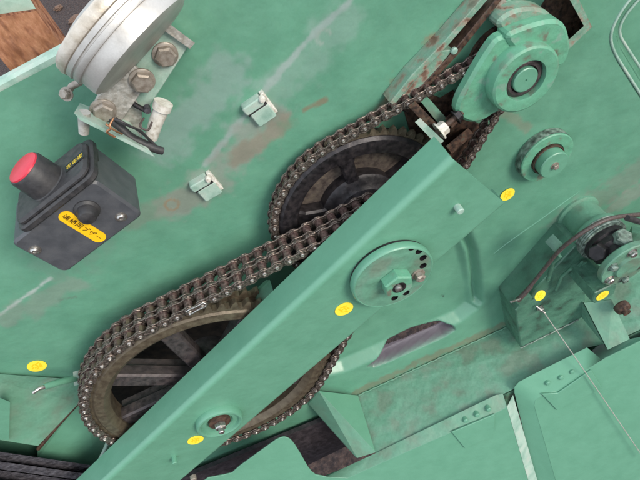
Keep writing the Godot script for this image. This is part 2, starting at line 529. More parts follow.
			for k in marks.size():
				if mb[k].has_point(p):
					var m = marks[k]
					var w: float = m[1]
					var q := line_dist(p, m[0])
					if q < w * 2.4:
						var a := smoothstep(1.0, 0.0, q / (w * 2.4)) + n2.get_noise_2d(p.x, p.y) * 0.55 + n3.get_noise_2d(p.x + 3.0, p.y) * 0.35
						col = col.lerp(m[2], clampf(smoothstep(0.22, 0.85, a), 0, 1) * m[3])
			for r in ring_marks:
				var q2: float = absf(p.distance_to(r[0]) - r[1])
				var ang := absf((p - (r[0] as Vector2)).angle_to(Vector2(-0.5, 0.85)))
				if q2 < r[2] * 2.0 and ang < r[4]:
					col = col.lerp(r[3], smoothstep(r[2] * 2.0, r[2] * 0.4, q2) * 0.8)
			vs[j * (nx + 1) + i] = Vector3(p.x, p.y, z)
			cs[j * (nx + 1) + i] = col
	var idx := PackedInt32Array()
	for j in ny:
		for i in nx:
			var a := j * (nx + 1) + i
			var c := (vs[a] + vs[a + nx + 2]) * 0.5
			var skip := false
			for hh in holes:
				if Vector2(c.x, c.y).distance_to(hh[0]) < hh[1]:
					skip = true
			if sb.has_point(Vector2(c.x, c.y)) and Geometry2D.is_point_in_polygon(Vector2(c.x, c.y), slot_hole):
				skip = true
			if skip:
				continue
			idx.append_array(PackedInt32Array([a, a + nx + 2, a + 1, a, a + nx + 1, a + nx + 2]))
	var ns := PackedVector3Array()
	ns.resize(vs.size())
	for j in ny + 1:
		for i in nx + 1:
			var k := j * (nx + 1) + i
			var ex := vs[k + (1 if i < nx else 0)] - vs[k - (1 if i > 0 else 0)]
			var ey := vs[k + (nx + 1 if j < ny else 0)] - vs[k - (nx + 1 if j > 0 else 0)]
			ns[k] = ex.cross(ey).normalized()
	var arr := []
	arr.resize(Mesh.ARRAY_MAX)
	arr[Mesh.ARRAY_VERTEX] = vs
	arr[Mesh.ARRAY_NORMAL] = ns
	arr[Mesh.ARRAY_COLOR] = cs
	arr[Mesh.ARRAY_INDEX] = idx
	var mesh := ArrayMesh.new()
	mesh.add_surface_from_arrays(Mesh.PRIMITIVE_TRIANGLES, arr)
	mesh.surface_set_material(0, M.sheet)
	var o := thing("side_panel", "large mint green pressed sheet metal side of the machine behind the chains", "machine panel", Vector3.ZERO)
	inst("sheet", mesh, o)
	# folded top edge
	var st := new_st()
	prism(st, PackedVector2Array([Vector2(-0.014, -0.009), Vector2(-0.0, -0.009), Vector2(0.002, -0.006), Vector2(0.002, 0.003), Vector2(-0.002, 0.006), Vector2(-0.012, 0.006), Vector2(-0.014, 0.003)]),
		Transform3D(Basis(Vector3(0, 0, 1), Vector3(0, 1, 0), Vector3(-1, 0, 0)), Vector3(0.74, SHEET_TOP, -0.030)), 1.6, 0.0)
	part("top_edge", st, M.pale_paint, o)
	# dark housing behind the openings
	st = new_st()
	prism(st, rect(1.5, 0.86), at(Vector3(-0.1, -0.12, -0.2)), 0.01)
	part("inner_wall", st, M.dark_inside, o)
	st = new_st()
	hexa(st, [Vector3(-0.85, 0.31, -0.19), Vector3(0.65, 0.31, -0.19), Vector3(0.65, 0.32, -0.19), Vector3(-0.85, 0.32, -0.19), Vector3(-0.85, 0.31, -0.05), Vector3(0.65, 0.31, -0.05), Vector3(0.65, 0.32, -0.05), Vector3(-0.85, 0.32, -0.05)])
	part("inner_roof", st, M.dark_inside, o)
	# raised seam running up to the gear unit
	st = new_st()
	tube(st, smooth_path([Vector3(0.2733, -0.2614, -0.0016), Vector3(0.3097, -0.2457, -0.0004), Vector3(0.3891, -0.2218, -0.0004), Vector3(0.4523, -0.202, -0.0016)], 6), 0.0021, 0.0019, 8)
	part("seam", st, M.paint, o)
	for fold in [[Vector3(0.5292, 0.1553, 0), Vector3(0.5101, 0.1384, 0), Vector3(0.4981, 0.1183, 0), Vector3(0.4963, 0.0981, 0), Vector3(0.5042, 0.0715, 0), Vector3(0.5234, 0.03, 0), Vector3(0.5818, -0.0899, 0)], [Vector3(0.5464, 0.1322, -0.012), Vector3(0.5295, 0.1195, -0.012), Vector3(0.5199, 0.1054, -0.012), Vector3(0.5196, 0.0891, -0.012), Vector3(0.5312, 0.0621, -0.012), Vector3(0.5925, -0.0573, -0.012)]]:
		st = new_st()
		tube(st, smooth_path(fold, 5), 0.0022, 0.0022, 8)
		part("fold", st, M.pale_paint, o)  # bead added on the fold; its pale colour stands in for sky reflection
	# horizontal ledge and its dirt
	st = new_st()
	hexa(st, [Vector3(-0.105, -0.535, -0.004), Vector3(0.62, -0.576, -0.004), Vector3(0.62, -0.582, -0.004), Vector3(-0.105, -0.541, -0.004),
		Vector3(-0.118, -0.565, 0.128), Vector3(0.62, -0.59, 0.128), Vector3(0.62, -0.596, 0.128), Vector3(-0.118, -0.571, 0.128)])
	hexa(st, [Vector3(-0.118, -0.567, 0.128), Vector3(0.62, -0.592, 0.128), Vector3(0.62, -0.72, 0.128), Vector3(-0.118, -0.72, 0.128), Vector3(-0.118, -0.567, 0.122), Vector3(0.62, -0.592, 0.122), Vector3(0.62, -0.72, 0.122), Vector3(-0.118, -0.72, 0.122)])
	part("ledge", st, M.dirty_shaded_paint, o)
	# weld line where sheet and ledge meet
	st = new_st()
	var wl := []
	for k in 60:
		var t := k / 59.0
		wl.append(Vector3(lerpf(-0.1, 0.27, t), lerpf(-0.5345, -0.5558, t) + 0.0015, 0.0025 + 0.0008 * sin(k * 1.9)))
	tube(st, wl, 0.0019, 0.0019, 6)
	part("weld", st, M.dirty_shaded_paint, o)
	# corner gusset at the end of the ledge
	st = new_st()
	var ga := Vector3(-0.101, -0.533, 0.002)
	var gt: Vector3 = Vector3(-0.1608, -0.4145, 0.012)
	var gp := Vector3(-0.116, -0.556, 0.128)
	plate(st, [ga, gp, gt], 0.004, 0.0006)
	part("gusset", st, M.paint, o)
	st = new_st()
	var fl: Vector3 = Vector3(-0.2005, -0.4621, 0.004)
	var fp := Vector3(-0.158, -0.555, 0.122)
	hexa(st, [gt, gp, fp, fl, gt + Vector3(-.003, -.003, -.004), gp + Vector3(-.003, -.003, -.004), fp + Vector3(-.003, -.003, -.004), fl + Vector3(-.003, -.003, -.004)])
	part("gusset_flange", st, M.dirty_shaded_paint, o)
	# ribbed gusset under the gear unit
	st = new_st()
	hexa(st, [Vector3(0.419, -0.545, 0.152), Vector3(0.469, -0.545, 0.152), Vector3(0.469, -0.476, 0.089), Vector3(0.419, -0.472, 0.070),
		Vector3(0.419, -0.549, 0.148), Vector3(0.469, -0.549, 0.148), Vector3(0.469, -0.480, 0.085), Vector3(0.419, -0.476, 0.066)])
	hexa(st, [Vector3(0.419, -0.545, 0.150), Vector3(0.419, -0.474, 0.069), Vector3(0.419, -0.474, 0.002), Vector3(0.419, -0.545, 0.002),
		Vector3(0.423, -0.545, 0.150), Vector3(0.423, -0.474, 0.069), Vector3(0.423, -0.474, 0.002), Vector3(0.423, -0.545, 0.002)])
	part("gusset", st, M.dirty_shaded_paint, o)
	# folded skirt at the lower left
	st = new_st()
	var k1 := [Vector3(-0.559, 0.1051, 0.004), Vector3(-0.5275, 0.0631, 0.004), Vector3(-0.4586, -0.0377, 0.004), Vector3(-0.4954, -0.079, 0.012), Vector3(-0.5851, -0.0914, 0.045), Vector3(-0.6058, -0.0302, 0.045), Vector3(-0.6302, 0.0235, 0.045)]
	for i in range(1, k1.size() - 1):
		tri(st, k1[0], k1[i + 1], k1[i])
	part("skirt", st, M.dirty_shaded_paint, o)
	st = new_st()
	var k2 := [Vector3(-0.4856, -0.0794, 0.003), Vector3(-0.4906, -0.2222, 0.003), Vector3(-0.5681, -0.3537, 0.02), Vector3(-0.5903, -0.2555, 0.03), Vector3(-0.6319, -0.1459, 0.03), Vector3(-0.6088, -0.12, 0.03)]
	for i in range(1, k2.size() - 1):
		tri(st, k2[0], k2[i + 1], k2[i])
	part("skirt", st, M.paint, o)
	st = new_st()
	tube(st, [Vector3(-0.4865, -0.0806, 0.004), Vector3(-0.5469, -0.0974, 0.018), Vector3(-0.6065, -0.1172, 0.032)], 0.0028, 0.004, 6)
	part("weld", st, M.rust, o)
	st = new_st()
	tube(st, [Vector3(-0.5119, -0.1874, 0.03), Vector3(-0.529, -0.1921, 0.05), Vector3(-0.5555, -0.208, 0.06)], 0.004, 0.004, 8)
	part("stiffener", st, M.pale_paint, o)
	st = new_st()
	hexa(st, [Vector3(-0.5221, 0.065, 0.05), Vector3(-0.5206, 0.047, 0.05), Vector3(-0.5923, -0.0344, 0.05), Vector3(-0.6015, -0.0215, 0.05), Vector3(-0.5534, 0.032, 0.02), Vector3(-0.5518, 0.013, 0.02), Vector3(-0.6275, -0.0729, 0.02), Vector3(-0.6372, -0.0594, 0.02)])
	part("stiffener", st, M.paint, o)

# ---------------------------------------------------------------- chains
func link_outline(p: float, h: float) -> PackedVector2Array:
	var out := PackedVector2Array()
	var r := h / 2
	for k in 7:
		out.append(Vector2(p / 2, 0) + Vector2.from_angle(-PI / 2 + PI * k / 6) * r)
	out.append(Vector2(0, r * 0.72))
	for k in 7:
		out.append(Vector2(-p / 2, 0) + Vector2.from_angle(PI / 2 + PI * k / 6) * r)
	out.append(Vector2(0, -r * 0.72))
	return out

# points of the closed loop round two wheels, every pitch
func loop_points(c1: Vector2, r1: float, c2: Vector2, r2: float, pitch: float, shift: float) -> Array:
	var d := c2 - c1
	var a := d.angle()
	var phi := acos((r1 - r2) / d.length())
	var run := sqrt(d.length_squared() - (r1 - r2) * (r1 - r2))
	var arc2 := r2 * 2.0 * phi
	var arc1 := r1 * (TAU - 2.0 * phi)
	var total := run * 2 + arc1 + arc2
	var n := int(round(total / pitch / 2.0)) * 2
	var out := []
	for k in n:
		var s := fposmod((k + shift) * total / n, total)
		if s < run:
			var t0 := c1 + Vector2.from_angle(a + phi) * r1
			var t1 := c2 + Vector2.from_angle(a + phi) * r2
			out.append(t0.lerp(t1, s / run))
		elif s < run + arc2:
			out.append(c2 + Vector2.from_angle(a + phi - (s - run) / r2) * r2)
		elif s < run * 2 + arc2:
			var t2 := c2 + Vector2.from_angle(a - phi) * r2
			var t3 := c1 + Vector2.from_angle(a - phi) * r1
			out.append(t2.lerp(t3, (s - run - arc2) / run))
		else:
			out.append(c1 + Vector2.from_angle(a - phi - (s - run * 2 - arc2) / r1) * r1)
	return out

func make_chain(o: Node3D, pts: Array, pitch: float, strands: Array, sz: Dictionary) -> Array:
	# sz: plate height h, plate thickness t, half inner width w, roller radius r, pin radius q
	var links := []
	var n_s := strands.size()
	var inner := new_st()
	for z in strands:
		for s in [-1, 1]:
			prism(inner, link_outline(pitch, sz.h), at(Vector3(0, 0, z + s * sz.w - sz.t / 2)), sz.t, sz.t * 0.22)
	var outer := new_st()
	var zo: float = sz.w + sz.t * 1.1
	prism(outer, link_outline(pitch, sz.h * 0.96), at(Vector3(0, 0, strands[0] - zo - sz.t / 2)), sz.t, sz.t * 0.22)
	prism(outer, link_outline(pitch, sz.h * 0.96), at(Vector3(0, 0, strands[n_s - 1] + zo - sz.t / 2)), sz.t, sz.t * 0.22)
	if n_s > 1:
		var mid: float = (strands[0] + strands[1]) / 2.0
		prism(outer, link_outline(pitch, sz.h * 0.94), at(Vector3(0, 0, mid - sz.t * 0.9)), sz.t * 1.8, sz.t * 0.22)
	var roller := new_st()
	lathe(roller, [Vector2(0, -sz.w + sz.t * .55), Vector2(sz.r, -sz.w + sz.t * .55), Vector2(sz.r, sz.w - sz.t * .55), Vector2(0, sz.w - sz.t * .55)], Transform3D.IDENTITY, 14)
	var pin := new_st()
	var p0: float = strands[0] - zo - sz.t * 1.3
	var p1: float = strands[n_s - 1] + zo + sz.t * 1.3
	var q: float = sz.q
	lathe(pin, [Vector2(0, p0), Vector2(q, p0), Vector2(q, p1 - q * .35), Vector2(q * .8, p1), Vector2(q * .45, p1), Vector2(q * .3, p1 - q * .25), Vector2(0, p1 - q * .3)], Transform3D.IDENTITY, 12)
	var mi := to_mesh(inner, M.chain)
	var mo := to_mesh(outer, M.chain)
	var mr := to_mesh(roller, M.roller)
	var mp := to_mesh(pin, M.pin)
	for k in pts.size():
		var a: Vector2 = pts[k]
		var b: Vector2 = pts[(k + 1) % pts.size()]
		var m := (a + b) / 2.0
		var xf := Transform3D(Basis(Vector3(0, 0, 1), (b - a).angle()), Vector3(m.x - o.position.x, m.y - o.position.y, 0))
		var l := inst("link", mi if k % 2 == 0 else mo, o, xf)
		links.append(l)
		for s in [-1, 1]:
			if k % 2 == 0:
				for z in strands:
					inst("roller", mr, l, at(Vector3(s * pitch / 2, 0, z)))
			else:
				inst("pin", mp, l, at(Vector3(s * pitch / 2, 0, 0)))
	return links

# ---------------------------------------------------------------- small hardware
func bolt(st: SurfaceTool, p: Vector3, dir: Vector3, r: float, h: float, turn := 0.3) -> void:
	var xf := along(p, dir, turn)
	prism(st, ngon(6, r), xf, h, h * 0.18)
	lathe(st, [Vector2(r * 1.35, -h * .05), Vector2(r * 1.35, h * .14), Vector2(0, h * .14)], xf, 18)

func sticker(p: Vector3, dir: Vector3, r: float, label: String, turn: float) -> void:
	var st := new_st()
	var xf := along(p, dir)
	var n := 28
	for k in n:
		var a := Vector2.from_angle(TAU * k / n)
		var b := Vector2.from_angle(TAU * (k + 1) / n)
		st.set_smooth_group(-1)
		for v in [Vector2.ZERO, b, a]:
			st.set_uv(Vector2(0.5, 0.5) + v.rotated(turn) * 0.5)
			st.add_vertex(xf * Vector3(v.x * r, v.y * r, 0.0006))
		for w in [[a, 1], [b, 1], [b, 0], [a, 1], [b, 0], [a, 0]]:
			var e: Vector2 = w[0]
			st.set_uv(Vector2(0.5, 0.02))
			st.add_vertex(xf * Vector3(e.x * r, e.y * r, 0.0006 * w[1]))
	single("sticker", st, M.sticker, label, "sticker", "yellow grease point stickers")

func draw_stroke(img: Image, a: Vector2, b: Vector2, w: float, c: Color) -> void:
	var n := int(a.distance_to(b)) + 1
	for k in n + 1:
		var p := a.lerp(b, float(k) / n)
		img.fill_rect(Rect2i(int(p.x - w / 2), int(p.y - w / 2), int(maxf(w, 1)), int(maxf(w, 1))), c)

# strokes on a 10 x 10 grid, drawn into a cell
func draw_glyph(img: Image, strokes: Array, at_px: Vector2, cell: float, w: float, c: Color) -> void:
	for s in strokes:
		for k in range(0, s.size() - 2, 2):
			draw_stroke(img, at_px + Vector2(s[k], s[k + 1]) * cell / 10.0, at_px + Vector2(s[k + 2], s[k + 3]) * cell / 10.0, w, c)

func print_material(img: Image, rough: float) -> StandardMaterial3D:
	img.generate_mipmaps()
	var m := StandardMaterial3D.new()
	m.albedo_texture = ImageTexture.create_from_image(img)
	m.roughness = rough
	return m

# ---------------------------------------------------------------- the scene
func _ready() -> void:
	# camera
	var cam := Camera3D.new()
	cam.name = "camera"
	add_child(cam)
	cam.transform = Transform3D(Vector3(0.89060, -0.33130, 0.31156), Vector3(0.45265, 0.57936, -0.67783), Vector3(0.04405, 0.74470, 0.66594), Vector3(0.03890, 0.65755, 0.58800))
	cam.fov = 46.397
	cam.near = 0.02
	cam.far = 200.0
	cam.current = true
	# overcast daylight
	var sky_mat := ProceduralSkyMaterial.new()
	sky_mat.sky_top_color = Color(.86, .9, .95)
	sky_mat.sky_horizon_color = Color(.8, .84, .88)
	sky_mat.sky_curve = 0.2
	sky_mat.ground_bottom_color = Color(.2, .19, .18)
	sky_mat.ground_horizon_color = Color(.4, .4, .39)
	sky_mat.sun_angle_max = 0.0
	var sky := Sky.new()
	sky.sky_material = sky_mat
	var env := Environment.new()
	env.background_mode = Environment.BG_SKY
	env.sky = sky
	env.ambient_light_source = Environment.AMBIENT_SOURCE_SKY
	env.tonemap_mode = Environment.TONE_MAPPER_LINEAR
	env.tonemap_exposure = 1.85
	env.sdfgi_enabled = true
	env.ssao_enabled = true
	env.ssil_enabled = true
	var we := WorldEnvironment.new()
	we.name = "world_environment"
	we.environment = env
	add_child(we)
	var sun := DirectionalLight3D.new()
	sun.name = "sun"
	add_child(sun)
	sun.light_energy = 0.5
	sun.light_angular_distance = 25.0
	sun.light_color = Color(1.0, .97, .93)
	sun.shadow_enabled = true
	sun.look_at_from_position(Vector3(0.75, 0.62, 0.95), Vector3.ZERO, Vector3(0, 0, 1))

	make_materials()
	make_prints()
	var st := new_st()
	prism(st, rect(60, 60), Transform3D(Basis(Vector3(1, 0, 0), Vector3(0, 0, -1), Vector3(0, 1, 0)), Vector3(0, -1.55, 0)), 0.05)
	structure("ground", st, M.soil)

	var big := Vector2(-0.2598, -0.1014)
	var upper := Vector2(0.0787, 0.0538)
	var hub := Vector2(0.3257, 0.1699)
	make_side_sheet(big, upper)
	make_sprockets(big, upper, hub)
	make_drive_chains(big, upper, hub)
	make_beam(big)
	make_bearing_arm(hub)
	make_rail()
	make_tensioner()
	make_boss()
	make_gear_unit()
	make_covers()
	make_lamp()
	make_buzzer()
	make_clips()
	make_stickers()
	make_far_things()

func make_prints() -> void:
	# round yellow sticker: orange print of a grease gun mark, too small to read
	var img := Image.create(128, 128, false, Image.FORMAT_RGB8)
	img.fill(Color(1.0, .9, .27))
	var ink := Color(.98, .79, .12)
	draw_glyph(img, [[1, 6, 3, 4, 5, 6, 7, 4], [2, 7, 6, 7], [6, 3, 8, 2], [3, 3, 5, 2], [7, 6, 8.5, 5], [4, 8, 6, 8.3]], Vector2(14, 14), 100, 8, ink)
	M.sticker = print_material(img, 0.4)
	# buzzer plate: 連絡用ブザー
	var lab := Image.create(384, 112, false, Image.FORMAT_RGB8)
	lab.fill(Color(.98, .76, .1))
	var ren := [[1, 1, 2, 2], [0.5, 4, 2, 4, 1.5, 7, 0.5, 8.5], [1.5, 7.5, 4, 9, 9.5, 9], [3.5, 2, 9.5, 2], [4.2, 3.4, 8.8, 3.4, 8.8, 6.2, 4.2, 6.2, 4.2, 3.4], [4.2, 4.8, 8.8, 4.8], [3.3, 7.3, 9.6, 7.3], [6.5, 0.6, 6.5, 8.4]]
	var raku := [[2.5, 0.5, 1, 3, 3, 3.2, 1, 5.6, 4, 5.4], [2.5, 5.6, 2.5, 9.5], [1, 7, 0.5, 9], [3.6, 7, 4.2, 8.6], [6.2, 0.6, 4.8, 3.6], [6, 1.8, 9, 1.8, 5, 5.8], [6, 2.8, 9.6, 5.6], [5.4, 6.4, 9, 6.4, 9, 9.2, 5.4, 9.2, 5.4, 6.4]]
	var you := [[1.5, 1, 1.5, 6.5, 0.5, 9.5], [1.5, 1, 8.7, 1, 8.7, 9.3, 7.5, 9.3], [1.5, 3.8, 8.7, 3.8], [1.5, 6.5, 8.7, 6.5], [5.1, 1, 5.1, 9.3]]
	var bu := [[1, 2.5, 7.2, 2.5, 6.6, 5.6, 3, 9.2], [7.6, 0.4, 8.2, 1.6], [8.9, 0, 9.5, 1.2]]
	var za := [[0.5, 3.4, 9, 3.4], [2.6, 1, 2.6, 6.2], [6.6, 1, 6.6, 5.6, 3.4, 9.4], [7.9, 0.5, 8.4, 1.8], [9, 0.2, 9.5, 1.5]]
	var bar := [[1, 5, 9, 5]]
	var gx := 26.0
	for g in [ren, raku, you, bu, za, bar]:
		draw_glyph(lab, g, Vector2(gx, 32), 50, 5, Color(.2, .13, .03))
		gx += 56.0
	M.buzzer_print = print_material(lab, 0.45)
	# small yellow plate on the lid
	var top := Image.create(128, 64, false, Image.FORMAT_RGB8)
	top.fill(Color(.06, .06, .06))
	for k in 3:
		draw_glyph(top, [[1, 2, 9, 2], [5, 1, 5, 9], [2, 5, 8, 5], [1.5, 9, 8.5, 9], [2, 5, 1, 8]], Vector2(8 + k * 38, 12), 36, 5, Color(.85, .72, .08))
	M.lid_print = print_material(top, 0.45)

func make_sprockets(big: Vector2, upper: Vector2, hub: Vector2) -> void:
	# large spoked wheel for the double chain
	var o := thing("large_sprocket", "large spoked double chain wheel with brown rim under the green beam", "sprocket", Vector3(big.x, big.y, 0.06))
	var xf := at(Vector3(big.x, big.y, 0), 0.02)
	for z in [0.0607, 0.0835]:
		var st := new_st()
		gear(st, xf, 65, 0.1905, 0.2025, 0.178, z - 0.0055, z + 0.0055)
		part("tooth_ring", st, M.rim, o)
	var st2 := new_st()
	lathe(st2, [Vector2(.1765, .05), Vector2(.186, .054), Vector2(.1865, .0885), Vector2(.183, .0915), Vector2(.170, .0925), Vector2(.164, .0885), Vector2(.160, .0835), Vector2(.159, .054), Vector2(.164, .05), Vector2(.1765, .05)], xf, 96)
	part("rim", st2, M.rim, o)
	for k in 8:
		var a := deg_to_rad(132.0 - 45.0 * k)
		st2 = new_st()
		prism(st2, PackedVector2Array([Vector2(.036, -.0135), Vector2(.165, -.0145), Vector2(.165, .0145), Vector2(.036, .0135)]), Transform3D(Basis(Vector3(0, 0, 1), a), Vector3(big.x, big.y, 0.058)), 0.022, 0.003)
		var sp := part("spoke", st2, M.spoke, o)
		st2 = new_st()
		prism(st2, PackedVector2Array([Vector2(.03, -.004), Vector2(.162, -.004), Vector2(.162, .004), Vector2(.03, .004)]), Transform3D(Basis(Vector3(0, 0, 1), a), Vector3(big.x, big.y, 0.04)), 0.02, 0.001)
		part("rib", st2, M.spoke, sp)
	st2 = new_st()
	lathe(st2, [Vector2(0, .02), Vector2(.042, .02), Vector2(.045, .03), Vector2(.045, .08), Vector2(.04, .09), Vector2(.022, .09), Vector2(.022, .12), Vector2(0, .12)], xf, 40)
	part("hub", st2, M.spoke, o)
	# upper wheel of the single chain with cast pockets
	o = thing("upper_sprocket", "black cast chain wheel with sunken pockets behind the beam's upper half", "sprocket", Vector3(upper.x, upper.y, 0.02))
	xf = at(Vector3(upper.x, upper.y, 0), 0.03)
	st2 = new_st()
	gear(st2, xf, 53, 0.128, 0.1375, 0.116, 0.0215, 0.0305)
	part("tooth_ring", st2, M.rim, o)
	st2 = new_st()
	lathe(st2, [Vector2(.118, .008), Vector2(.126, .012), Vector2(.126, .032), Vector2(.122, .036), Vector2(.112, .036), Vector2(.1, .033), Vector2(.096, .028), Vector2(.094, .006), Vector2(.118, .008)], xf, 80)
	part("rim", st2, M.oily, o)
	st2 = new_st()
	lathe(st2, [Vector2(.098, .002), Vector2(.098, .008), Vector2(.04, .008), Vector2(.04, .002), Vector2(.098, .002)], xf, 60)
	part("web", st2, M.pocket, o)
	for k in 5:
		var a2 := deg_to_rad(86.0 + 72.0 * k)
		st2 = new_st()
		prism(st2, PackedVector2Array([Vector2(.035, -.016), Vector2(.06, -.009), Vector2(.085, -.010), Vector2(.1, -.018), Vector2(.1, .018), Vector2(.085, .010), Vector2(.06, .009), Vector2(.035, .016)]), Transform3D(Basis(Vector3(0, 0, 1), a2), Vector3(upper.x, upper.y, 0.004)), 0.024, 0.003)
		part("rib", st2, M.oily, o)
	st2 = new_st()
	lathe(st2, [Vector2(.058, .004), Vector2(.058, .024), Vector2(.054, .028), Vector2(.046, .03), Vector2(.04, .036), Vector2(.038, .048), Vector2(.03, .05), Vector2(0, .05)], xf, 48)
	part("hub", st2, M.oily, o)
	# small double pinion on the same shaft, in front
	o = thing("small_sprocket", "small double chain pinion under the beam at the double chain's upper end", "sprocket", Vector3(upper.x, upper.y, 0.06))
	for z in [0.0607, 0.0835]:
		st2 = new_st()
		gear(st2, xf, 13, 0.033, 0.045, 0.018, z - 0.0055, z + 0.0055)
		part("tooth_ring", st2, M.rim, o)
	st2 = new_st()
	lathe(st2, [Vector2(0, .05), Vector2(.024, .05), Vector2(.024, .12), Vector2(.016, .12), Vector2(.016, .138), Vector2(0, .138)], xf, 28)
	part("hub", st2, M.oily, o)
	# wheel inside the bearing arm
	o = thing("top_sprocket", "small dark brown chain wheel half hidden behind the round bearing housing", "sprocket", Vector3(hub.x, hub.y, 0.02))
	xf = at(Vector3(hub.x, hub.y, 0), 0.1)
	st2 = new_st()
	gear(st2, xf, 11, 0.023, 0.032, 0.012, 0.0215, 0.0305)
	part("tooth_ring", st2, M.rust, o)
	st2 = new_st()
	lathe(st2, [Vector2(0, .002), Vector2(.046, .002), Vector2(.047, .005), Vector2(.046, .010), Vector2(.035, .012), Vector2(0, .012)], xf, 48)
	part("guide_disc", st2, M.rust, o)
	for a3 in [2.1, 2.9, 1.3]:
		st2 = new_st()
		lathe(st2, [Vector2(.0055, .011), Vector2(.0055, .0135), Vector2(.0035, .0135), Vector2(.0035, .0122), Vector2(0, .0122)], at(Vector3(hub.x, hub.y, 0) + Vector3(cos(a3), sin(a3), 0) * 0.036), 14)
		part("rivet", st2, M.oily, o)

func make_drive_chains(big: Vector2, upper: Vector2, hub: Vector2) -> void:
	var p := 0.01905
	var o := thing("double_roller_chain", "wide two strand roller chain running round the large spoked wheel", "chain", Vector3(big.x, big.y, 0.072))
	var pts := loop_points(big, 0.19715, upper, 0.0405, p, 0.35)
	var links := make_chain(o, pts, p, [0.0607 - 0.072, 0.0835 - 0.072], {h = 0.0168, t = 0.0023, w = 0.0076, r = 0.0058, q = 0.0030})
	# shiny spring clip of the joining link
	var best: MeshInstance3D = links[1]
	var goal: Vector3 = Vector3(-0.1854, 0.0966, 0.096)
	for k in range(1, links.size(), 2):
		if (links[k].position + o.position - goal).length() < (best.position + o.position - goal).length():
			best = links[k]
	var st := new_st()
	var zc := 0.0835 - 0.072 + 0.0076 + 0.0023 * 1.1 + 0.0014
	tube(st, [Vector3(-.013, .004, zc), Vector3(-.006, .006, zc + .001), Vector3(.004, .0045, zc + .0005), Vector3(.0135, .005, zc), Vector3(.0155, 0, zc), Vector3(.0125, -.004, zc), Vector3(0, -.0035, zc), Vector3(-.0125, -.005, zc)], 0.0012, 0.0012, 6)
	inst("spring_clip", to_mesh(st, M.steel), best)
	o = thing("single_roller_chain", "narrow single roller chain climbing to the bearing housing at the top", "chain", Vector3(upper.x, upper.y, 0.026))
	pts = loop_points(upper, 0.1333, hub, 0.0282, 0.0158, 0.2)
	make_chain(o, pts, 0.0158, [0.0], {h = 0.0138, t = 0.0019, w = 0.0058, r = 0.0049, q = 0.0026})

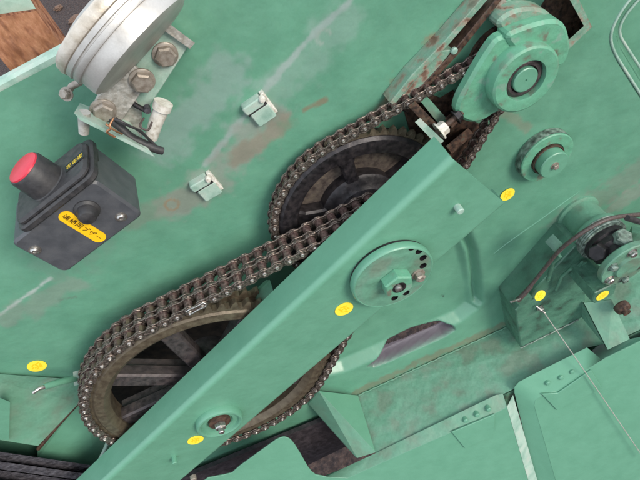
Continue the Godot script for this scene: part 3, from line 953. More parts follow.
func make_beam(big: Vector2) -> void:
	var a: Vector3 = Vector3(0.1872, 0.1852, 0.147)
	var b: Vector3 = Vector3(-0.4537, -0.1053, 0.147)
	var e: Vector3 = Vector3(0.2377, 0.0573, 0.147)
	var run := (b - a).normalized()
	var w := (e - a) - run * (e - a).dot(run)
	var width := w.length()
	w = w.normalized()
	var length := (b - a).length() + 0.16
	var o := thing("support_beam", "long green folded steel beam crossing diagonally over both chain wheels", "beam", Vector3(b.x, b.y, 0.12))
	# folded channel section: x across the beam, y out of the machine
	var zf := 0.147
	var t := 0.0045
	var r := 0.009
	var sec := PackedVector2Array()
	sec.append(Vector2(0, .1))
	for k in 11:
		var an := PI - PI / 2 * k / 10
		sec.append(Vector2(r + r * cos(an), zf - r + r * sin(an)))
	for k in 11:
		var an := PI / 2 - PI / 2 * k / 10
		sec.append(Vector2(width - r + r * cos(an), zf - r + r * sin(an)))
	sec.append(Vector2(width, .115))
	sec.append(Vector2(width - t, .115))
	sec.append(Vector2(width - t, zf - t))
	sec.append(Vector2(t, zf - t))
	sec.append(Vector2(t, .1))
	var lz := w.cross(Vector3(0, 0, 1))
	var start := a if lz.dot(run) > 0.0 else a + run * length
	start.z = 0.0
	var st := new_st()
	prism(st, sec, Transform3D(Basis(w, Vector3(0, 0, 1), lz), start), length)
	part("channel", st, M.paint, o)
	# green tab reaching back to the machine between the wheels
	st = new_st()
	hexa(st, [Vector3(-0.1174, 0.0266, 0.06), Vector3(-0.0887, 0.0386, 0.06), Vector3(-0.0895, 0.0408, 0.1), Vector3(-0.1174, 0.0287, 0.1), Vector3(-0.1252, 0.0189, 0.05), Vector3(-0.0959, 0.031, 0.05), Vector3(-0.0968, 0.0324, 0.09), Vector3(-0.1252, 0.02, 0.09)])
	part("tab", st, M.dirty_shaded_paint, o)
	# threaded stubs
	var stubs := [[Vector3(0.1795, 0.104, 0.147), 0.0048, 0.011, "pale"], [Vector3(-0.3722, -0.146, 0.147), 0.0045, 0.012, "green"], [Vector3(-0.3883, -0.236, 0.147), 0.0055, 0.008, "steel"]]
	for s in stubs:
		st = new_st()
		lathe(st, [Vector2(s[1], 0), Vector2(s[1], s[2] - .001), Vector2(s[1] - .001, s[2]), Vector2(0, s[2])], at(s[0]), 14)
		part("stud", st, M.pale_paint if s[3] == "pale" else (M.paint if s[3] == "green" else M.dull_steel), o)
	# adjuster disc with a ring of holes
	var c: Vector3 = Vector3(0.0697, 0.0475, 0.149)
	var d := thing("adjuster_disc", "round green adjuster plate with hex boss and a row of holes", "adjuster", c)
	var disc := CSGCylinder3D.new()
	disc.name = "disc"
	disc.radius = 0.0545
	disc.height = 0.0115
	disc.sides = 64
	disc.material = M.dirty_shaded_paint  # face darker than its rim: weaker light put into the colour
	disc.transform = Transform3D(Basis(Vector3(1, 0, 0), PI / 2), Vector3(0, 0, 0.0078))
	d.add_child(disc)
	for q in [Vector3(0.1066, 0.09, 0.162), Vector3(0.1134, 0.0768, 0.162), Vector3(0.1155, 0.0602, 0.162), Vector3(0.112, 0.0441, 0.162), Vector3(0.0776, 0.0044, 0.16), Vector3(0.0604, 0.006, 0.16)]:
		var h := CSGCylinder3D.new()
		h.radius = 0.0052
		h.height = 0.06
		h.sides = 16
		h.material = M.oily
		h.operation = CSGShape3D.OPERATION_SUBTRACTION
		var rel: Vector3 = q - c
		h.position = Vector3(rel.x, 0, -rel.y)
		disc.add_child(h)
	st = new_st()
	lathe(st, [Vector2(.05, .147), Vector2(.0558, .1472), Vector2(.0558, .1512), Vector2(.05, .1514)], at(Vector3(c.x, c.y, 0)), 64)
	part("gap_shade_ring", st, M.oily, d)  # dark ring added as the shadow in the gap behind the disc
	st = new_st()
	lathe(st, [Vector2(.0542, .1515), Vector2(.0572, .1515), Vector2(.0576, .1525), Vector2(.0576, .1605), Vector2(.0566, .1622), Vector2(.0552, .1630), Vector2(.0542, .1626)], at(Vector3(c.x, c.y, 0)), 72)
	part("rounded_edge", st, M.paint, d)
	st = new_st()
	prism(st, ngon(6, .0215, 0.35), at(Vector3(c.x, c.y, .1615) + Vector3(0.001, -.001, 0)), 0.0165, 0.0018)
	var hx := part("hex_boss", st, M.worn_paint, d)
	st = new_st()
	lathe(st, [Vector2(.0095, .178), Vector2(.0095, .1788), Vector2(.0062, .1788), Vector2(.006, .1786), Vector2(0, .1786)], at(Vector3(c.x + .001, c.y - .001, 0)), 20)
	part("socket", st, M.oily, hx)
	st = new_st()
	lathe(st, [Vector2(.0052, .1786), Vector2(.0048, .182), Vector2(.0025, .1835), Vector2(0, .1835)], at(Vector3(c.x - .0005, c.y + .001, 0)), 14)
	part("screw", st, M.steel, hx)
	st = new_st()
	bolt(st, Vector3(0.1018, 0.0324, 0.1625), Vector3(0, 0, 1), 0.0072, 0.011, 0.2)
	part("locking_bolt", st, M.dull_steel, d)
	# bearing cup at the large wheel's axle
	var bc: Vector3 = Vector3(-0.2659, -0.1016, 0.147)
	var f := thing("bearing_cup", "raised round green collar holding a rusty axle bolt on the beam", "bearing", bc)
	st = new_st()
	lathe(st, [Vector2(.0365, .146), Vector2(.0365, .155), Vector2(.035, .158), Vector2(.0325, .1585), Vector2(.030, .157), Vector2(.0285, .1525), Vector2(.021, .1525), Vector2(.0185, .149), Vector2(0, .149)], at(Vector3(bc.x, bc.y, 0)), 48)
	part("collar", st, M.paint, f)
	st = new_st()
	lathe(st, [Vector2(.0175, .1495), Vector2(.017, .154), Vector2(.013, .1555), Vector2(0, .1555)], at(Vector3(bc.x, bc.y, 0)), 24)
	part("washer", st, M.rust, f)
	st = new_st()
	prism(st, ngon(6, .0092, 0.2), at(Vector3(bc.x, bc.y, .155)), 0.009, 0.0014)
	lathe(st, [Vector2(.0048, .164), Vector2(.0048, .170), Vector2(.0035, .1715), Vector2(0, .1715)], at(Vector3(bc.x, bc.y, 0)), 14)
	part("axle_bolt", st, M.steel, f)

func make_bearing_arm(hub: Vector2) -> void:
	var o := thing("bearing_housing", "cast green bearing housing with round stepped hub at the top", "bearing housing", Vector3(hub.x, hub.y, 0.04))
	var xf := at(Vector3(hub.x, hub.y, 0))
	var st := new_st()
	lathe(st, [Vector2(.040, .034), Vector2(.0455, .038), Vector2(.0462, .066), Vector2(.0452, .070), Vector2(.0425, .072), Vector2(.029, .072), Vector2(.0272, .0715), Vector2(.0268, .0625)], xf, 64)
	part("hub", st, M.worn_paint, o)
	st = new_st()
	lathe(st, [Vector2(.0268, .064), Vector2(.0225, .067), Vector2(.0190, .067), Vector2(.0185, .062), Vector2(.010, .062)], xf, 48)
	part("bearing_ring", st, M.spoke, o)
	st = new_st()
	lathe(st, [Vector2(.0170, .060), Vector2(.0168, .0695), Vector2(.0155, .0705), Vector2(.0014, .0705), Vector2(.0012, .069), Vector2(0, .069)], xf, 40)
	part("cap", st, M.paint, o)
	# arm reaching down to the chain
	st = new_st()
	prism(st, rounded(PackedVector2Array([Vector2(0.3077, 0.238), Vector2(0.2846, 0.2197), Vector2(0.2592, 0.192), Vector2(0.2423, 0.173), Vector2(0.2362, 0.153), Vector2(0.2526, 0.1286), Vector2(0.2721, 0.12), Vector2(0.2932, 0.1247), Vector2(0.3245, 0.1125), Vector2(0.3539, 0.1743), Vector2(0.332, 0.2162)])), at(Vector3(0, 0, .034)), 0.018, 0.004)
	part("arm", st, M.worn_paint, o)
	st = new_st()
	prism(st, rounded(PackedVector2Array([Vector2(0.3087, 0.2364), Vector2(0.3345, 0.2346), Vector2(0.3693, 0.2267), Vector2(0.3901, 0.2115), Vector2(0.398, 0.1696), Vector2(0.3881, 0.1474), Vector2(0.3643, 0.1579), Vector2(0.3254, 0.2014)])), at(Vector3(0, 0, .03)), 0.027, 0.004)
	part("lug", st, M.worn_paint, o)
	# rusty web joining the lug to the frame
	st = new_st()
	prism(st, rounded(PackedVector2Array([Vector2(0.3076, 0.2457), Vector2(0.3367, 0.2515), Vector2(0.3733, 0.2321), Vector2(0.3872, 0.2082), Vector2(0.3573, 0.2017), Vector2(0.3235, 0.2203)])), at(Vector3(0, 0, .012)), .028, .004)
	part("web", st, M.rusty_paint, o)

func make_rail() -> void:
	var o := thing("slotted_rail", "rusty edged green slotted rail above the single chain", "rail", Vector3(0.2506, 0.2116, 0))
	var bars := [
		["lip", PackedVector2Array([Vector2(0.1655, 0.1991), Vector2(0.2021, 0.2224), Vector2(0.2529, 0.2454), Vector2(0.3073, 0.2755), Vector2(0.3115, 0.2682), Vector2(0.2554, 0.2368), Vector2(0.2057, 0.214), Vector2(0.1693, 0.1918)]), .024, M.rusty_paint],
		["lip", PackedVector2Array([Vector2(0.1807, 0.1766), Vector2(0.2146, 0.1996), Vector2(0.2625, 0.2245), Vector2(0.3251, 0.2641), Vector2(0.3311, 0.2583), Vector2(0.2681, 0.2169), Vector2(0.2185, 0.1908), Vector2(0.1847, 0.1689)]), .022, M.rust],
		["floor", PackedVector2Array([Vector2(0.1709, 0.1785), Vector2(0.2088, 0.2028), Vector2(0.2603, 0.2275), Vector2(0.3183, 0.2621), Vector2(0.3384, 0.2516), Vector2(0.2717, 0.2045), Vector2(0.2209, 0.1791), Vector2(0.1862, 0.1567)]), .006, M.dark_inside],
		["bridge", PackedVector2Array([Vector2(0.1701, 0.1889), Vector2(0.2067, 0.2113), Vector2(0.2467, 0.2311), Vector2(0.2606, 0.2248), Vector2(0.2176, 0.1969), Vector2(0.1824, 0.1745)]), .0205, M.rusty_paint]]
	for b in bars:
		var st := new_st()
		prism(st, b[1], at(Vector3.ZERO), b[2], 0.001)
		part(b[0], st, b[3], o)
	var st2 := new_st()
	lathe(st2, [Vector2(.0045, .02), Vector2(.0045, .023), Vector2(.003, .0245), Vector2(0, .0245)], at(Vector3(0.2613, 0.2238, 0)), 12)
	part("rivet", st2, M.pale_paint, o)
	# mounting plate behind the chain
	var m := thing("mounting_plate", "flat green plate under the single chain's upper run", "plate", Vector3(0.2908, 0.1966, 0))
	st2 = new_st()
	prism(st2, PackedVector2Array([Vector2(0.2171, 0.1747), Vector2(0.2444, 0.1949), Vector2(0.2907, 0.2181), Vector2(0.3348, 0.2426), Vector2(0.3616, 0.2395), Vector2(0.3944, 0.2168), Vector2(0.3571, 0.1783), Vector2(0.2817, 0.1567), Vector2(0.2363, 0.1527)]), at(Vector3(0, 0, .0)), 0.006, 0.0008)
	part("plate", st2, M.paint, m)
	st2 = new_st()
	bolt(st2, Vector3(0.3291, 0.2488, 0.01), Vector3(0, 0, 1), .009, .008)
	part("bolt", st2, M.dull_steel, m)
	# box section beside it
	var f := thing("frame_tube", "open ended green box section with bright worn rim at the top", "frame", Vector3(0.4401, 0.1606, 0))
	st2 = new_st()
	for w in [[Vector3(0.3896, 0.2648, 0.04), Vector3(0.4009, 0.264, 0.04), Vector3(0.4367, 0.1714, 0.04), Vector3(0.4254, 0.179, 0.04), Vector3(0.4152, 0.2361, 0), Vector3(0.4273, 0.2352, 0), Vector3(0.4657, 0.1359, 0), Vector3(0.4536, 0.1441, 0)], [Vector3(0.4254, 0.179, 0.04), Vector3(0.4367, 0.1714, 0.04), Vector3(0.3918, 0.1491, 0.04), Vector3(0.3821, 0.1609, 0.04), Vector3(0.4536, 0.1441, 0), Vector3(0.4657, 0.1359, 0), Vector3(0.4176, 0.112, 0), Vector3(0.4071, 0.1246, 0)]]:
		hexa(st2, w)
	part("wall", st2, M.rusty_paint, f)
	st2 = new_st()
	prism(st2, PackedVector2Array([Vector2(0.3789, 0.2631), Vector2(0.426, 0.2393), Vector2(0.4582, 0.141), Vector2(0.4104, 0.1239), Vector2(0.3882, 0.1745)]), at(Vector3.ZERO), 0.002)
	part("floor", st2, M.rust, f)

func make_tensioner() -> void:
	var o := thing("tensioner", "rusty chain tensioner with bolts between the beam end and bearing housing", "tensioner", Vector3(0.2315, 0.1113, 0))
	var st := new_st()
	prism(st, PackedVector2Array([Vector2(0.1855, 0.1661), Vector2(0.2177, 0.1777), Vector2(0.2583, 0.15), Vector2(0.272, 0.0903), Vector2(0.2993, 0.0533), Vector2(0.2532, 0.0083), Vector2(0.2011, 0.0544), Vector2(0.185, 0.1259)]), at(Vector3.ZERO), 0.006, 0.001)
	part("base", st, M.rust, o)
	st = new_st()
	hexa(st, [Vector3(0.2003, 0.1904, 0.03), Vector3(0.2103, 0.191, 0.03), Vector3(0.2344, 0.1275, 0.03), Vector3(0.2218, 0.1244, 0.03), Vector3(0.2073, 0.1703, 0.006), Vector3(0.2177, 0.1709, 0.006), Vector3(0.2428, 0.1047, 0.006), Vector3(0.2297, 0.1014, 0.006)])
	part("bar", st, M.dirty_shaded_paint, o)
	st = new_st()
	hexa(st, [Vector3(0.1825, 0.1947, 0.04), Vector3(0.1928, 0.1967, 0.04), Vector3(0.2172, 0.1348, 0.04), Vector3(0.2064, 0.1324, 0.04), Vector3(0.1914, 0.166, 0.006), Vector3(0.2023, 0.1681, 0.006), Vector3(0.2283, 0.1023, 0.006), Vector3(0.2168, 0.0999, 0.006)])
	part("bar", st, M.rust, o)
	st = new_st()
	hexa(st, [Vector3(0.1763, 0.1969, 0.075), Vector3(0.1835, 0.1989, 0.075), Vector3(0.2058, 0.1454, 0.075), Vector3(0.1967, 0.1423, 0.075), Vector3(0.191, 0.1475, 0.02), Vector3(0.199, 0.1497, 0.02), Vector3(0.2237, 0.0905, 0.02), Vector3(0.2136, 0.087, 0.02)])
	part("bracket", st, M.pale_paint, o)
	st = new_st()
	var p0: Vector3 = Vector3(0.2041, 0.1436, 0.055)
	var p1: Vector3 = Vector3(0.2458, 0.1526, 0.05)
	tube(st, [p0, p1], .0042, .0042, 10)
	part("threaded_rod", st, M.rust, o)
	st = new_st()
	bolt(st, p0.lerp(p1, .12), p1 - p0, .0095, .012)
	part("nut", st, M.white_plastic, o)
	st = new_st()
	bolt(st, p0.lerp(p1, .75), p1 - p0, .0075, .009)
	part("nut", st, M.oily, o)
	st = new_st()
	hexa(st, [Vector3(0.2238, 0.1522, 0.045), Vector3(0.2677, 0.1497, 0.03), Vector3(0.274, 0.1319, 0.03), Vector3(0.2301, 0.1303, 0.045), Vector3(0.2371, 0.1159, 0.006), Vector3(0.2775, 0.1279, 0.006), Vector3(0.2841, 0.1093, 0.006), Vector3(0.2439, 0.0924, 0.006)])
	part("block", st, M.rust, o)
	st = new_st()
	hexa(st, [Vector3(0.2183, 0.1, 0.04), Vector3(0.2537, 0.1117, 0.04), Vector3(0.2605, 0.0959, 0.04), Vector3(0.2241, 0.0803, 0.04), Vector3(0.2294, 0.0654, 0.006), Vector3(0.267, 0.0778, 0.006), Vector3(0.2743, 0.0611, 0.006), Vector3(0.2356, 0.0444, 0.006)])
	part("block", st, M.rust, o)

func make_boss() -> void:
	var c: Vector3 = Vector3(0.3816, -0.0526, 0)
	var o := thing("shaft_boss", "stepped round green shaft boss with a small centre bolt", "boss", c)
	var xf := at(Vector3(c.x, c.y, 0))
	var st := new_st()
	lathe(st, [Vector2(.046, -.004), Vector2(.046, .017), Vector2(.0445, .0185), Vector2(.029, .0185), Vector2(.0285, .016), Vector2(0, .016)], xf, 64)
	part("flange", st, M.worn_paint, o)
	st = new_st()
	lathe(st, [Vector2(.0464, .001), Vector2(.0466, .004), Vector2(.0466, .013), Vector2(.0464, .0155)], xf, 64)
	part("greasy_edge", st, M.grease_grey, o)
	st = new_st()
	lathe(st, [Vector2(.027, .012), Vector2(.0275, .022), Vector2(.0255, .0225), Vector2(.0255, .016)], xf, 48)
	part("seal", st, M.rust, o)
	st = new_st()
	lathe(st, [Vector2(.0245, .012), Vector2(.0245, .036), Vector2(.0232, .0375), Vector2(0, .0375)], xf, 48)
	part("shaft_end", st, M.paint, o)
	st = new_st()
	bolt(st, Vector3(c.x, c.y, .0375), Vector3(0, 0, 1), .0052, .006)
	part("bolt", st, M.dull_steel, o)

func make_gear_unit() -> void:
	var c: Vector3 = Vector3(0.4479, -0.2619, 0)
	# box bracket
	var b := thing("gear_bracket", "dark green welded box bracket standing on the ledge", "bracket", Vector3(0.34, -0.545, 0.03))
	var st := new_st()
	prism(st, PackedVector2Array([Vector2(.272, -.548), Vector2(.272, -.379), Vector2(.4, -.258), Vector2(.43, -.258), Vector2(.425, -.548)]), at(Vector3(0, 0, -.002)), 0.066, 0.002)
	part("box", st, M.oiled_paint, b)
	st = new_st()
	var wl := []
	for k in 30:
		wl.append(Vector3(lerpf(.27, .41, k / 29.0), -.5455 + .0004 * sin(k * 2.1), .0655 + .0005 * sin(k * 1.3)))
	tube(st, wl, .0019, .0019, 6)
	part("weld", st, M.grease_grey, b)
	st = new_st()
	hexa(st, [Vector3(0.3364, -0.1809, 0.075), Vector3(0.3516, -0.1695, 0.075), Vector3(0.359, -0.1837, 0.1), Vector3(0.3441, -0.1986, 0.1), Vector3(0.3509, -0.2218, 0.05), Vector3(0.3669, -0.2098, 0.05), Vector3(0.3787, -0.2355, 0.07), Vector3(0.3628, -0.2513, 0.07)])
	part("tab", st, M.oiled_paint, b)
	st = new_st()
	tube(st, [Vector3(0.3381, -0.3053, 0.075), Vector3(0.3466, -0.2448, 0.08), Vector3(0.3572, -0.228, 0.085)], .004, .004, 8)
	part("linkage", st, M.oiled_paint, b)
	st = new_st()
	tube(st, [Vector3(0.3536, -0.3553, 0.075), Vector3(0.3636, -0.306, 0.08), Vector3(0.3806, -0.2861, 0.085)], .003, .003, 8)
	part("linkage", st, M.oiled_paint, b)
	# wire anchor
	st = new_st()
	bolt(st, Vector3(0.3228, -0.4122, 0.066), Vector3(0.2, -0.1, 1), .006, .008)
	tube(st, [Vector3(0.3136, -0.3925, 0.068), Vector3(0.3227, -0.4045, 0.084)], .0025, .0025, 8)
	part("anchor_bolt", st, M.steel, b)
	# the unit on its tube
	var o := thing("gear_unit", "greasy green gear unit with bolted flange at the right edge", "gear unit", Vector3(c.x, c.y, 0.06))
	var xf := at(Vector3(c.x, c.y, 0))
	st = new_st()
	lathe(st, [Vector2(.042, -.01), Vector2(.042, .004), Vector2(.039, .006), Vector2(.036, .007), Vector2(.036, .05), Vector2(.043, .051), Vector2(.044, .055), Vector2(.043, .060), Vector2(.02, .060)], xf, 40)
	part("tube", st, M.dirty_shaded_paint, o)
	st = new_st()
	var prof := []
	for k in 9:
		prof.append(Vector2(.0445 if k % 2 == 0 else .0425, .06 + .0022 * k))
	prof.append(Vector2(.03, .0785))
	lathe(st, prof, xf, 40)
	part("collar", st, M.grease_grey, o)
	st = new_st()
	lathe(st, [Vector2(.038, .075), Vector2(.039, .088), Vector2(.035, .091), Vector2(.036, .102), Vector2(.03, .108), Vector2(.03, .13)], xf, 36)
	part("neck", st, M.oily, o)
	st = new_st()
	prism(st, ngon(6, .016, .3), along(Vector3(c.x, c.y, .102) + Vector3(-.022, .016, 0), Vector3(-.75, .65, .35)), .022, .002)
	part("hex_plug", st, M.oily, o)
	st = new_st()
	prism(st, ngon(6, .016, .1), along(Vector3(c.x, c.y, .104) + Vector3(.01, .024, 0), Vector3(.3, .9, .3)), .018, .002)
	part("hex_plug", st, M.grease_grey, o)
	st = new_st()
	lathe(st, [Vector2(.02, .128), Vector2(.048, .128), Vector2(.0495, .13), Vector2(.0495, .139), Vector2(.048, .141), Vector2(.026, .141), Vector2(.024, .146), Vector2(.0, .146)], xf, 56)
	part("flange", st, M.dirty_shaded_paint, o)
	for k in 6:
		st = new_st()
		var a := TAU * k / 6 + .4
		bolt(st, Vector3(c.x + cos(a) * .037, c.y + sin(a) * .037, .141), Vector3(0, 0, 1), .0068, .008, k * .7)
		part("flange_bolt", st, M.grease_grey if k % 2 == 0 else M.steel, o)
	# upright block behind at the frame edge
	st = new_st()
	hexa(st, [Vector3(0.4938, -0.2561, 0.09), Vector3(0.5567, -0.3233, 0.09), Vector3(0.5687, -0.414, 0.09), Vector3(0.4783, -0.3065, 0.09), Vector3(0.5285, -0.3088, 0.05), Vector3(0.5944, -0.372, 0.05), Vector3(0.6057, -0.4577, 0.05), Vector3(0.5119, -0.3617, 0.05)])
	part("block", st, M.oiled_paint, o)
	# locking bar running out along the tube
	var l := thing("locking_bar", "thick green bar with rounded end bearing a yellow sticker", "bar", Vector3(0.4117, -0.3487, 0.13))
	var e: Vector3 = Vector3(0.4116, -0.3376, 0.135)
	st = new_st()
	prism(st, PackedVector2Array([Vector2(-.022, .02), Vector2(-.024, -.006), Vector2(-.016, -.018), Vector2(.002, -.022), Vector2(.024, -.012), Vector2(.024, .014), Vector2(.01, .024)]), at(Vector3(e.x, e.y, .035), -0.15), .1, .002)
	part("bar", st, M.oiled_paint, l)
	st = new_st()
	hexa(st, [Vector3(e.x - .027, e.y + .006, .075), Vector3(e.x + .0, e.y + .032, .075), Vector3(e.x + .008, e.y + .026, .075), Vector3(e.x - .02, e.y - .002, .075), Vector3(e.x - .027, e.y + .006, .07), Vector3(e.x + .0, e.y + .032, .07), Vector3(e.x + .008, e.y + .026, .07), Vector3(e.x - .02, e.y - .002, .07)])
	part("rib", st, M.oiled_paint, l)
	st = new_st()
	lathe(st, [Vector2(0, 0), Vector2(.015, 0), Vector2(.016, .008), Vector2(.014, .014), Vector2(.008, .016), Vector2(.008, .022), Vector2(0, .022)], at(Vector3(0.4716, -0.4676, 0.11)), 24)
	part("lower_boss", st, M.rust, l)
	# control cable
	var cb := thing("control_cable", "brown sheathed control cable arching over the gear unit", "cable", Vector3(0.2955, -0.3116, 0.07))
	st = new_st()
	tube(st, smooth_path([Vector3(0.2834, -0.2938, 0.085), Vector3(0.3028, -0.2717, 0.085), Vector3(0.325, -0.2334, 0.09), Vector3(0.3443, -0.1867, 0.1), Vector3(0.3632, -0.1551, 0.11), Vector3(0.3878, -0.1382, 0.115), Vector3(0.4192, -0.1381, 0.115), Vector3(0.456, -0.1603, 0.11), Vector3(0.5155, -0.2096, 0.1)], 8), .0036, .0036, 10)
	part("sheath", st, M.cable, cb)
	st = new_st()
	tube(st, [Vector3(0.2718, -0.3101, 0.082), Vector3(0.2834, -0.2938, 0.085), Vector3(0.2979, -0.2766, 0.086)], .0052, .0045, 10)
	part("ferrule", st, M.cable, cb)
	st = new_st()
	hexa(st, [Vector3(0.2649, -0.3069, 0.08), Vector3(0.294, -0.3032, 0.08), Vector3(0.3045, -0.3386, 0.08), Vector3(0.2767, -0.3444, 0.08), Vector3(0.2712, -0.3335, 0.066), Vector3(0.301, -0.3297, 0.066), Vector3(0.3118, -0.3661, 0.066), Vector3(0.2833, -0.372, 0.066)])
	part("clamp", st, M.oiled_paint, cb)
	st = new_st()
	tube(st, [Vector3(0.2786, -0.3042, 0.085), Vector3(0.2611, -0.2952, 0.088), Vector3(0.2543, -0.2897, 0.09)], .0022, .0022, 8)
	part("wire_end", st, M.steel, cb)
	st = new_st()
	tube(st, [Vector3(0.4568, -0.1598, 0.116), Vector3(0.4847, -0.1937, 0.114), Vector3(0.5195, -0.2299, 0.11)], .005, .005, 10)
	part("clip", st, M.rubber, cb)
	# thin steel wire to the cover
	st = new_st()
	tube(st, [Vector3(0.3199, -0.3969, 0.082), Vector3(0.3517, -0.537, 0.1534), Vector3(0.4528, -0.9763, 0.281)], .0011, .0011, 6)
	single("thin_wire", st, M.galvanised, "thin taut steel wire running down from the bracket over the right cover", "wire")

func lid_frame() -> Transform3D:
	var v: Vector3 = Vector3(0, -0.9651, 0.262)
	var u := Vector3(1, 0, 0)
	return Transform3D(Basis(u, -v, u.cross(-v)), Vector3(0.1712, -0.5334, 0.14))

func flip(pl: PackedVector2Array) -> PackedVector2Array:
	var out := PackedVector2Array()
	for p in pl:
		out.append(Vector2(p.x, -p.y))
	return out

# strip between two rows of points, the second row set back
func strip(st: SurfaceTool, xf: Transform3D, front: PackedVector2Array, back: PackedVector2Array, set_back: float) -> void:
	for i in front.size() - 1:
		var a := xf * Vector3(front[i].x, -front[i].y, 0)
		var b := xf * Vector3(front[i + 1].x, -front[i + 1].y, 0)
		var c := xf * Vector3(back[i + 1].x, -back[i + 1].y, -set_back)
		var d := xf * Vector3(back[i].x, -back[i].y, -set_back)
		var n := (b - a).cross(c - a)
		if n.z > 0.0:
			quad(st, a, b, c, d, 3)
		else:
			quad(st, a, d, c, b, 3)

func make_covers() -> void:
	var xf := lid_frame()
	var back := Transform3D(xf.basis, xf.origin - xf.basis.z * .003)
	var o := thing("hinged_cover", "left green hinged cover with wavy cut out top edge", "cover", Vector3(0.1712, -0.5334, 0.14), "hinged lower covers")
	var st := new_st()
	prism(st, flip(PackedVector2Array([Vector2(-0.6568, -0.1296), Vector2(-0.6162, -0.1594), Vector2(-0.5949, -0.1649), Vector2(-0.566, -0.152), Vector2(-0.5507, -0.1468), Vector2(-0.5281, -0.155), Vector2(-0.4715, -0.1686), Vector2(-0.4362, -0.1767), Vector2(-0.4273, -0.1767), Vector2(-0.4197, -0.1742), Vector2(-0.4146, -0.1665), Vector2(-0.4123, -0.1574), Vector2(-0.4122, -0.1389), Vector2(-0.4144, -0.1104), Vector2(-0.4197, -0.0597), Vector2(-0.4197, -0.0394), Vector2(-0.417, -0.0247), Vector2(-0.4024, -0.0039), Vector2(-0.3651, 0.0324), Vector2(-0.2865, 0.0357), Vector2(-0.0065, 0.054), Vector2(0.0106, 0.0521), Vector2(-0.0097, 0.4482)])), back, .003, .0008)
	part("face", st, M.paint, o)
	st = new_st()
	strip(st, xf, PackedVector2Array([Vector2(-0.4024, -0.0039), Vector2(-0.3651, 0.0324), Vector2(-0.2865, 0.0357), Vector2(-0.0065, 0.054), Vector2(0.0106, 0.0521)]), PackedVector2Array([Vector2(-0.4069, 0.0175), Vector2(-0.3627, 0.023), Vector2(-0.2926, 0.0249), Vector2(0.0015, 0.0262), Vector2(0.0164, 0.0337)]), .02)
	part("top_flange", st, M.dirty_shaded_paint, o)
	st = new_st()
	strip(st, xf, PackedVector2Array([Vector2(0.0106, 0.0521), Vector2(-0.0097, 0.4482)]), PackedVector2Array([Vector2(0.0338, 0.0379), Vector2(0.0136, 0.4874)]), .01)
	part("side_flange", st, M.pale_paint, o)
	st = new_st()
	prism(st, flip(PackedVector2Array([Vector2(-0.1203, 0.042), Vector2(-0.1103, 0.1146), Vector2(-0.0476, 0.1199), Vector2(-0.0317, 0.0964), Vector2(-0.0201, 0.0511)])), xf, .004, .001)
	part("hinge_leaf", st, M.paint, o)
	for q in [PackedVector2Array([Vector2(-0.082, 0.0377)]), PackedVector2Array([Vector2(-0.0545, 0.038)]), PackedVector2Array([Vector2(-0.0271, 0.0382)]), PackedVector2Array([Vector2(-0.3141, 0.0434)]), PackedVector2Array([Vector2(-0.2886, 0.0437)])]:
		st = new_st()
		lathe(st, [Vector2(.0056, -.006), Vector2(.0056, .0035), Vector2(.004, .0055), Vector2(0, .0062)], Transform3D(xf.basis, xf * Vector3(q[0].x, -q[0].y, -.0065)), 12)
		part("rivet", st, M.paint, o)
	o = thing("hinged_cover", "right green hinged cover crossed by the thin wire, rounded upper corner", "cover", Vector3(0.1712, -0.5334, 0.14), "hinged lower covers")
	st = new_st()
	prism(st, flip(PackedVector2Array([Vector2(0.0665, 0.091), Vector2(0.0727, 0.0731), Vector2(0.0881, 0.068), Vector2(0.1221, 0.077), Vector2(0.1821, 0.0598), Vector2(0.2354, 0.0494), Vector2(0.3357, 0.049), Vector2(0.4628, 0.0481), Vector2(0.6275, 1.0171), Vector2(0.0552, 0.5061)])), back, .003, .0008)
	part("face", st, M.paint, o)
	st = new_st()
	strip(st, xf, PackedVector2Array([Vector2(0.0552, 0.5061), Vector2(0.0665, 0.091), Vector2(0.0727, 0.0731), Vector2(0.0881, 0.068), Vector2(0.1221, 0.077), Vector2(0.1821, 0.0598), Vector2(0.2354, 0.0494), Vector2(0.3357, 0.049), Vector2(0.4628, 0.0481)]), PackedVector2Array([Vector2(0.0075, 0.493), Vector2(0.0397, 0.0424), Vector2(0.044, 0.0238), Vector2(0.0567, 0.0152), Vector2(0.0878, 0.0131), Vector2(0.1537, 0.012), Vector2(0.217, 0.011), Vector2(0.3352, 0.0582), Vector2(0.476, 0.0587)]), .016)
	part("flange", st, M.paint, o)
	st = new_st()
	prism(st, flip(PackedVector2Array([Vector2(0.0897, 0.0601), Vector2(0.1108, 0.1366), Vector2(0.2209, 0.1357), Vector2(0.2058, 0.0594), Vector2(0.1236, 0.0817)])), xf, .004, .001)
	part("hinge_leaf", st, M.paint, o)
	for q in [PackedVector2Array([Vector2(0.1116, 0.0461)]), PackedVector2Array([Vector2(0.1419, 0.0487)]), PackedVector2Array([Vector2(0.1683, 0.0466)])]:
		st = new_st()
		lathe(st, [Vector2(.0056, -.006), Vector2(.0056, .0035), Vector2(.004, .0055), Vector2(0, .0062)], Transform3D(xf.basis, xf * Vector3(q[0].x, -q[0].y, -.0065)), 12)
		part("rivet", st, M.paint, o)

